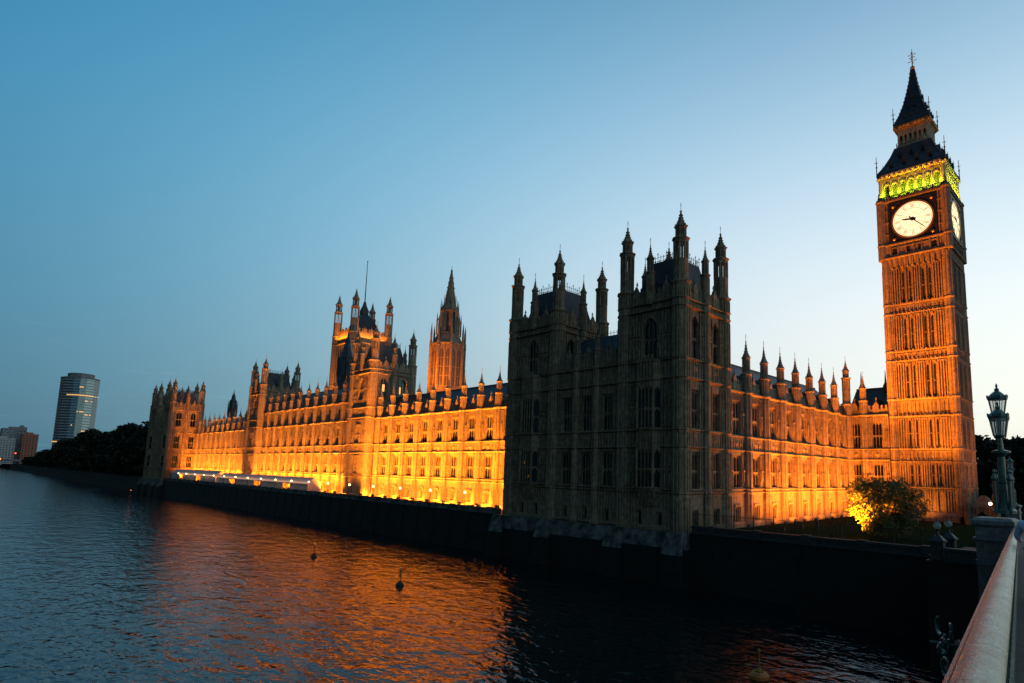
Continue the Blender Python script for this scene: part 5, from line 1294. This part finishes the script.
# clock tower
flood((-33.5, 117.5, GZ + .06), (-31, 128, 22), 7000, 60, 1.0, 0, RED)
flood((-27.0, 117.5, GZ + .06), (-28.5, 128, 28.5), 21000, 46, 1.0, 0, RED)
flood((-41.5, 108, GZ + .06), (-30, 128, 46), 80000, 50, 1.0, 0, RED)
flood((-9.5, 131, GZ + .06), (-24, 134, 22), 5500, 70, 1.0, math.pi / 2, RED)
flood((-30.5, 124.4, GZ + .06), (-30.5, 128, 12), 900, 120, 1.0)
# roof-level floods: middle-block tower corners, lantern tower, great tower crown
RL = dict(label='floodlight hidden on the palace roofs', group='floodlights on the palace roofs')
flood((-172, 112, 34), (-190.5, 126, 47), 24000, 60, 1.0, 0, RED, **RL); flood((-186, 112, 34), (-192, 124, 52), 24000, 55, 1.0, 0, RED, **RL)
for x, y in ((VX - 5, VY - 8.3), (VX + 5, VY - 8.3), (VX + 8.3, VY - 5), (VX + 8.3, VY + 5)): flood((x, y, 88.6), (VX, VY, 96), 1, 100, 1.0, 0, **RL)
for x, y in ((VX + 16, VY - 18), (VX - 6, VY - 19), (VX + 19, VY + 6)): flood((x, y, 34), (VX + (x - VX) * .4, VY + (y - VY) * .4, 92), 90000, 34, 1.0, 0, **RL)
strip((VX - 8, VY - VH - 1.6, 88), (VX + 8, VY - VH - 1.6, 88), (0, 1.4, 3), 900); strip((VX + VH + 1.6, VY - 8, 88), (VX + VH + 1.6, VY + 8, 88), (-1.4, 0, 3), 600)
for x in (-147.4, -226.6):
    for z, p in ((29, 7000), (36, 11000), (43, 16000)): flood((x + .6 + (z - 36) * .1, YF - 6.6, GZ + .02), (x, YF - .8, z), p, 11, 1.0)
# the tree
flood((-29.2, 77.2, GZ + .06), (-26.6, 84, 10.8), 42000, 54, 1.0)

# ------------------------------------------------------------------ river markers
def buoy(label, x, y, pole, colr, band, rb, lamp=None):
    e = thing('buoy', label, 'buoy', (x, y, 0))
    m = MB(); m.lathe([(rb * .8, -.3), (rb, 0), (rb, .22), (rb * .75, .4), (rb * .45, .42), (rb * .45, .3)], 16); put('float', m.mesh('float', colr), e, (x, y, 0))
    p = MB(); p.lathe([(.07, .3), (.05, pole)], 8); p.lathe([(.2, .3), (.22, .5), (.1, .7)], 8); put('mast', p.mesh('mast', band), e, (x, y, 0))
    t = MB(); t.lathe([(.1, pole), (.12, pole + .12), (.03, pole + .22)], 8); put('topmark', t.mesh('topmark', lamp or 'buoyy'), e, (x, y, 0)); return e
buoy('small dark mooring buoy with slim pole, farther out in the orange reflection', -95.6, 41.9, 1.9, 'black', 'black', .45)
b2 = buoy('black mooring buoy with a yellow-topped pole, nearer in the orange reflection', -66.5, 39.8, 2.0, 'black', 'black', .5)
q = MB(); q.lathe([(.15, 1.15), (.15, 1.95)], 8); put('yellow_band', q.mesh('yellow_band', 'buoyy'), b2, (-66.5, 39.8, 0))
buoy('orange ring buoy with a yellow pole at the bottom of the picture', -21.0, 41.4, 1.75, 'buoyo', 'buoyy', .7)
buoy('tiny buoy with a bright amber light near the far river wall', -330, 60.5, 1.4, 'black', 'black', .8, 'amber')

# ------------------------------------------------------------------ far buildings
mt = thing('office_tower', 'tall glass office tower with curved sides and a few lit floors on the far left', 'office tower', (-985, 117, 5))
plan = [(-20, -20), (-8, -16.5), (0, -9), (3.5, -3), (1, 4), (-3, 12), (-12, 18.6), (-26, 19), (-38, 8), (-38, -12)]
m = MB(); m.extz(plan, 5, 118)
for i in range(30): m.extz([(x * 1.02 + .1, y * 1.02) for x, y in plan], 14 + i * 3.5, 15.3 + i * 3.5, 1)
put('curtain_wall', m.mesh('curtain_wall', ['tinted', 'panel']), mt, (-985, 117, 0))
m = MB(); m.extz([(x * 1.02 + .1, y * 1.02) for x, y in plan], 118, 120); m.extz([(x * .7 - 5, y * .7) for x, y in plan], 120, 125.5); put('roof_plant', m.mesh('roof_plant', 'concrete'), mt, (-985, 117, 0))
m = MB()
def lit_strip(mb, t0, t1, fl_, seg):
    (ax, ay), (bx, by) = plan[seg], plan[seg + 1]; z = 15.4 + fl_ * 3.5; o = 1.03
    p0 = (ax + (bx - ax) * t0, ay + (by - ay) * t0); p1 = (ax + (bx - ax) * t1, ay + (by - ay) * t1)
    mb.add([(p0[0] * o + .2, p0[1] * o, z), (p1[0] * o + .2, p1[1] * o, z), (p1[0] * o + .2, p1[1] * o, z + 1.3), (p0[0] * o + .2, p0[1] * o, z + 1.3)], [(0, 1, 2, 3)])
for fl_, segs in ((23, (1, 2, 3, 4, 5)), (26, (3,)), (17, (3,)), (12, (2,)), (6, (0, 1)), (16, (4,)), (21, (4,)), (10, (4,))):
    for s in segs:
        t = 0
        while t < 1:
            if rnd.random() < (.85 if fl_ == 23 else .6): lit_strip(m, t, min(1, t + .16), fl_, s)
            t += .2
put('lit_windows', m.mesh('lit_windows', emit('office_light', (1, .66, .35), .75) and 'lit'), mt, (-985, 117, 0))
def block(name, label, cat, x, y0, y1, zt, mat_, dx=40, wm='tinted', fl_=None):
    e = thing(name, label, cat, (x, (y0 + y1) / 2, 5)); m = MB(); m.box(x - dx, x, y0, y1, 4.5, zt); m.box(x - dx * .7, x - dx * .3, y0 + (y1 - y0) * .3, y0 + (y1 - y0) * .7, zt, zt + 3); put('wall', m.mesh('wall', mat_), e)
    n = min(12, int((zt - 8) / 3.6)); k = max(2, min(8, int((y1 - y0) / 3.2))); st = (zt - 9) / n
    w = MB(); w.box(-.02, .1, -.85, .85, 0, st * .55); wm_ = w.mesh('window', wm)
    for i in range(n):
        for j in range(k): put('window', wm_, e, (x, y0 + (j + .5) * (y1 - y0) / k, 8 + i * st))
    return e
block('apartment_block', 'grey slab block with a dark front on the far left bank', 'building', -1300, 64, 92, 62, 'concrete')
block('apartment_block', 'red brick block beside the dark trees on the far left bank', 'building', -1290, 88, 107, 54, 'brick')
block('apartment_block', 'low glassy block at the left edge of the picture', 'building', -1280, 52, 80, 46, 'panel')
block('apartment_block', 'slim pale tower with a bright edge behind the grey slab on the far left bank', 'building', -1330, 84, 95, 66, 'concrete', 30)
# distant road bridge
rb = thing('road_bridge', 'low arched road bridge with a red light at the far left of the river', 'bridge', (-1150, -100, 0))
m = MB(); m.box(-1160, -1150, -700, 110, 11.5, 13.6)
for i in range(8): y = -650 + i * 100; m.box(-1162, -1148, y - 6, y + 6, -1, 12)
for i in range(8):
    y = -700 + i * 100
    for j in range(10):
        a, b = j / 10, (j + 1) / 10; za, zb = 4 + 6.5 * math.sin(math.pi * a), 4 + 6.5 * math.sin(math.pi * b)
        m.add([(-1150, y + 6 + 88 * a, za + 3), (-1150, y + 6 + 88 * b, zb + 3), (-1150, y + 6 + 88 * b, 11.6), (-1150, y + 6 + 88 * a, 11.6)], [(0, 1, 2, 3)])
put('deck', m.mesh('deck', 'concrete'), rb)
m = MB(); m.ball((-1149, 73.5, 22), .9, 6, 4); put('red_light', m.mesh('red_light', 'redl'), rb)
m = MB(); m.ball((-1149, 58.5, 13.5), 1.0, 6, 4); put('deck_light', m.mesh('deck_light', 'amber'), rb)
# dark blocks and a street lamp beyond the bridge, right edge
def eblock(name, label, x0, x1, y, zt, mat_):
    e = thing(name, label, 'building', ((x0 + x1) / 2, y, GZ)); m = MB(); m.box(x0, x1, y, y + 25, GZ - .5, zt); m.box(x0 - .4, x1 + .4, y - .4, y + 25.4, zt, zt + .8)
    for i in range(4): a = x0 + (i + .5) * (x1 - x0) / 4; m.box(a - .7, a + .7, y + 4, y + 6, zt + .8, zt + 3.2)
    put('wall', m.mesh('wall', mat_), e); w = MB(); w.box(0, 1.6, -.06, .02, 0, 2.3); wm_ = w.mesh('window', 'glass')
    for i in range(int((zt - 9) / 4)):
        for j in range(int((x1 - x0) / 5)): put('window', wm_, e, (x0 + 1 + j * 5, y, 9 + i * 4))
eblock('office_block', 'dark flat-roofed office block behind the trees at the right edge', -52, -10, 310, 31, 'dstone')
eblock('office_block', 'dark taller block with chimneys at the extreme right edge', -6, 60, 320, 36, 'dstone')
sl = thing('street_lamp', 'bright white street lamp at the foot of the clock tower', 'street lamp', (-17.8, 110, GZ))
m = MB(); m.lathe([(.12, 0), (.06, 4.0)], 8); put('post', m.mesh('post', 'iron'), sl, (-17.8, 110, GZ)); m = MB(); m.ball((0, 0, 4.25), .24, 10, 6); put('globe', m.mesh('globe', 'spotw'), sl, (-17.8, 110, GZ))
lo = thing('gatehouse', 'low stone gate lodge with pinnacled piers at the foot of the clock tower', 'gatehouse', (-20.5, 127, GZ))
m = MB(); m.box(-23.5, -19.5, 125, 129, GZ, 9.4); m.box(-23.7, -19.3, 124.8, 129.2, 9.4, 9.7); m.frus(-23.4, -19.6, 125.1, 128.9, 9.7, -21.8, -21.2, 126.7, 127.3, 11.6)
for x in (-23.6, -19.4): m.lathe([(.55, GZ), (.55, 11.4), (.1, 13.2)], 8, x, 124.9)
put('wall', m.mesh('wall', 'dstone'), lo); m = MB(); m.exty([(-22.2, GZ), (-20.8, GZ), (-20.8, 8.2), (-21.5, 9.0), (-22.2, 8.2)], 124.94, 125.02); put('door', m.mesh('door', 'dark'), lo)
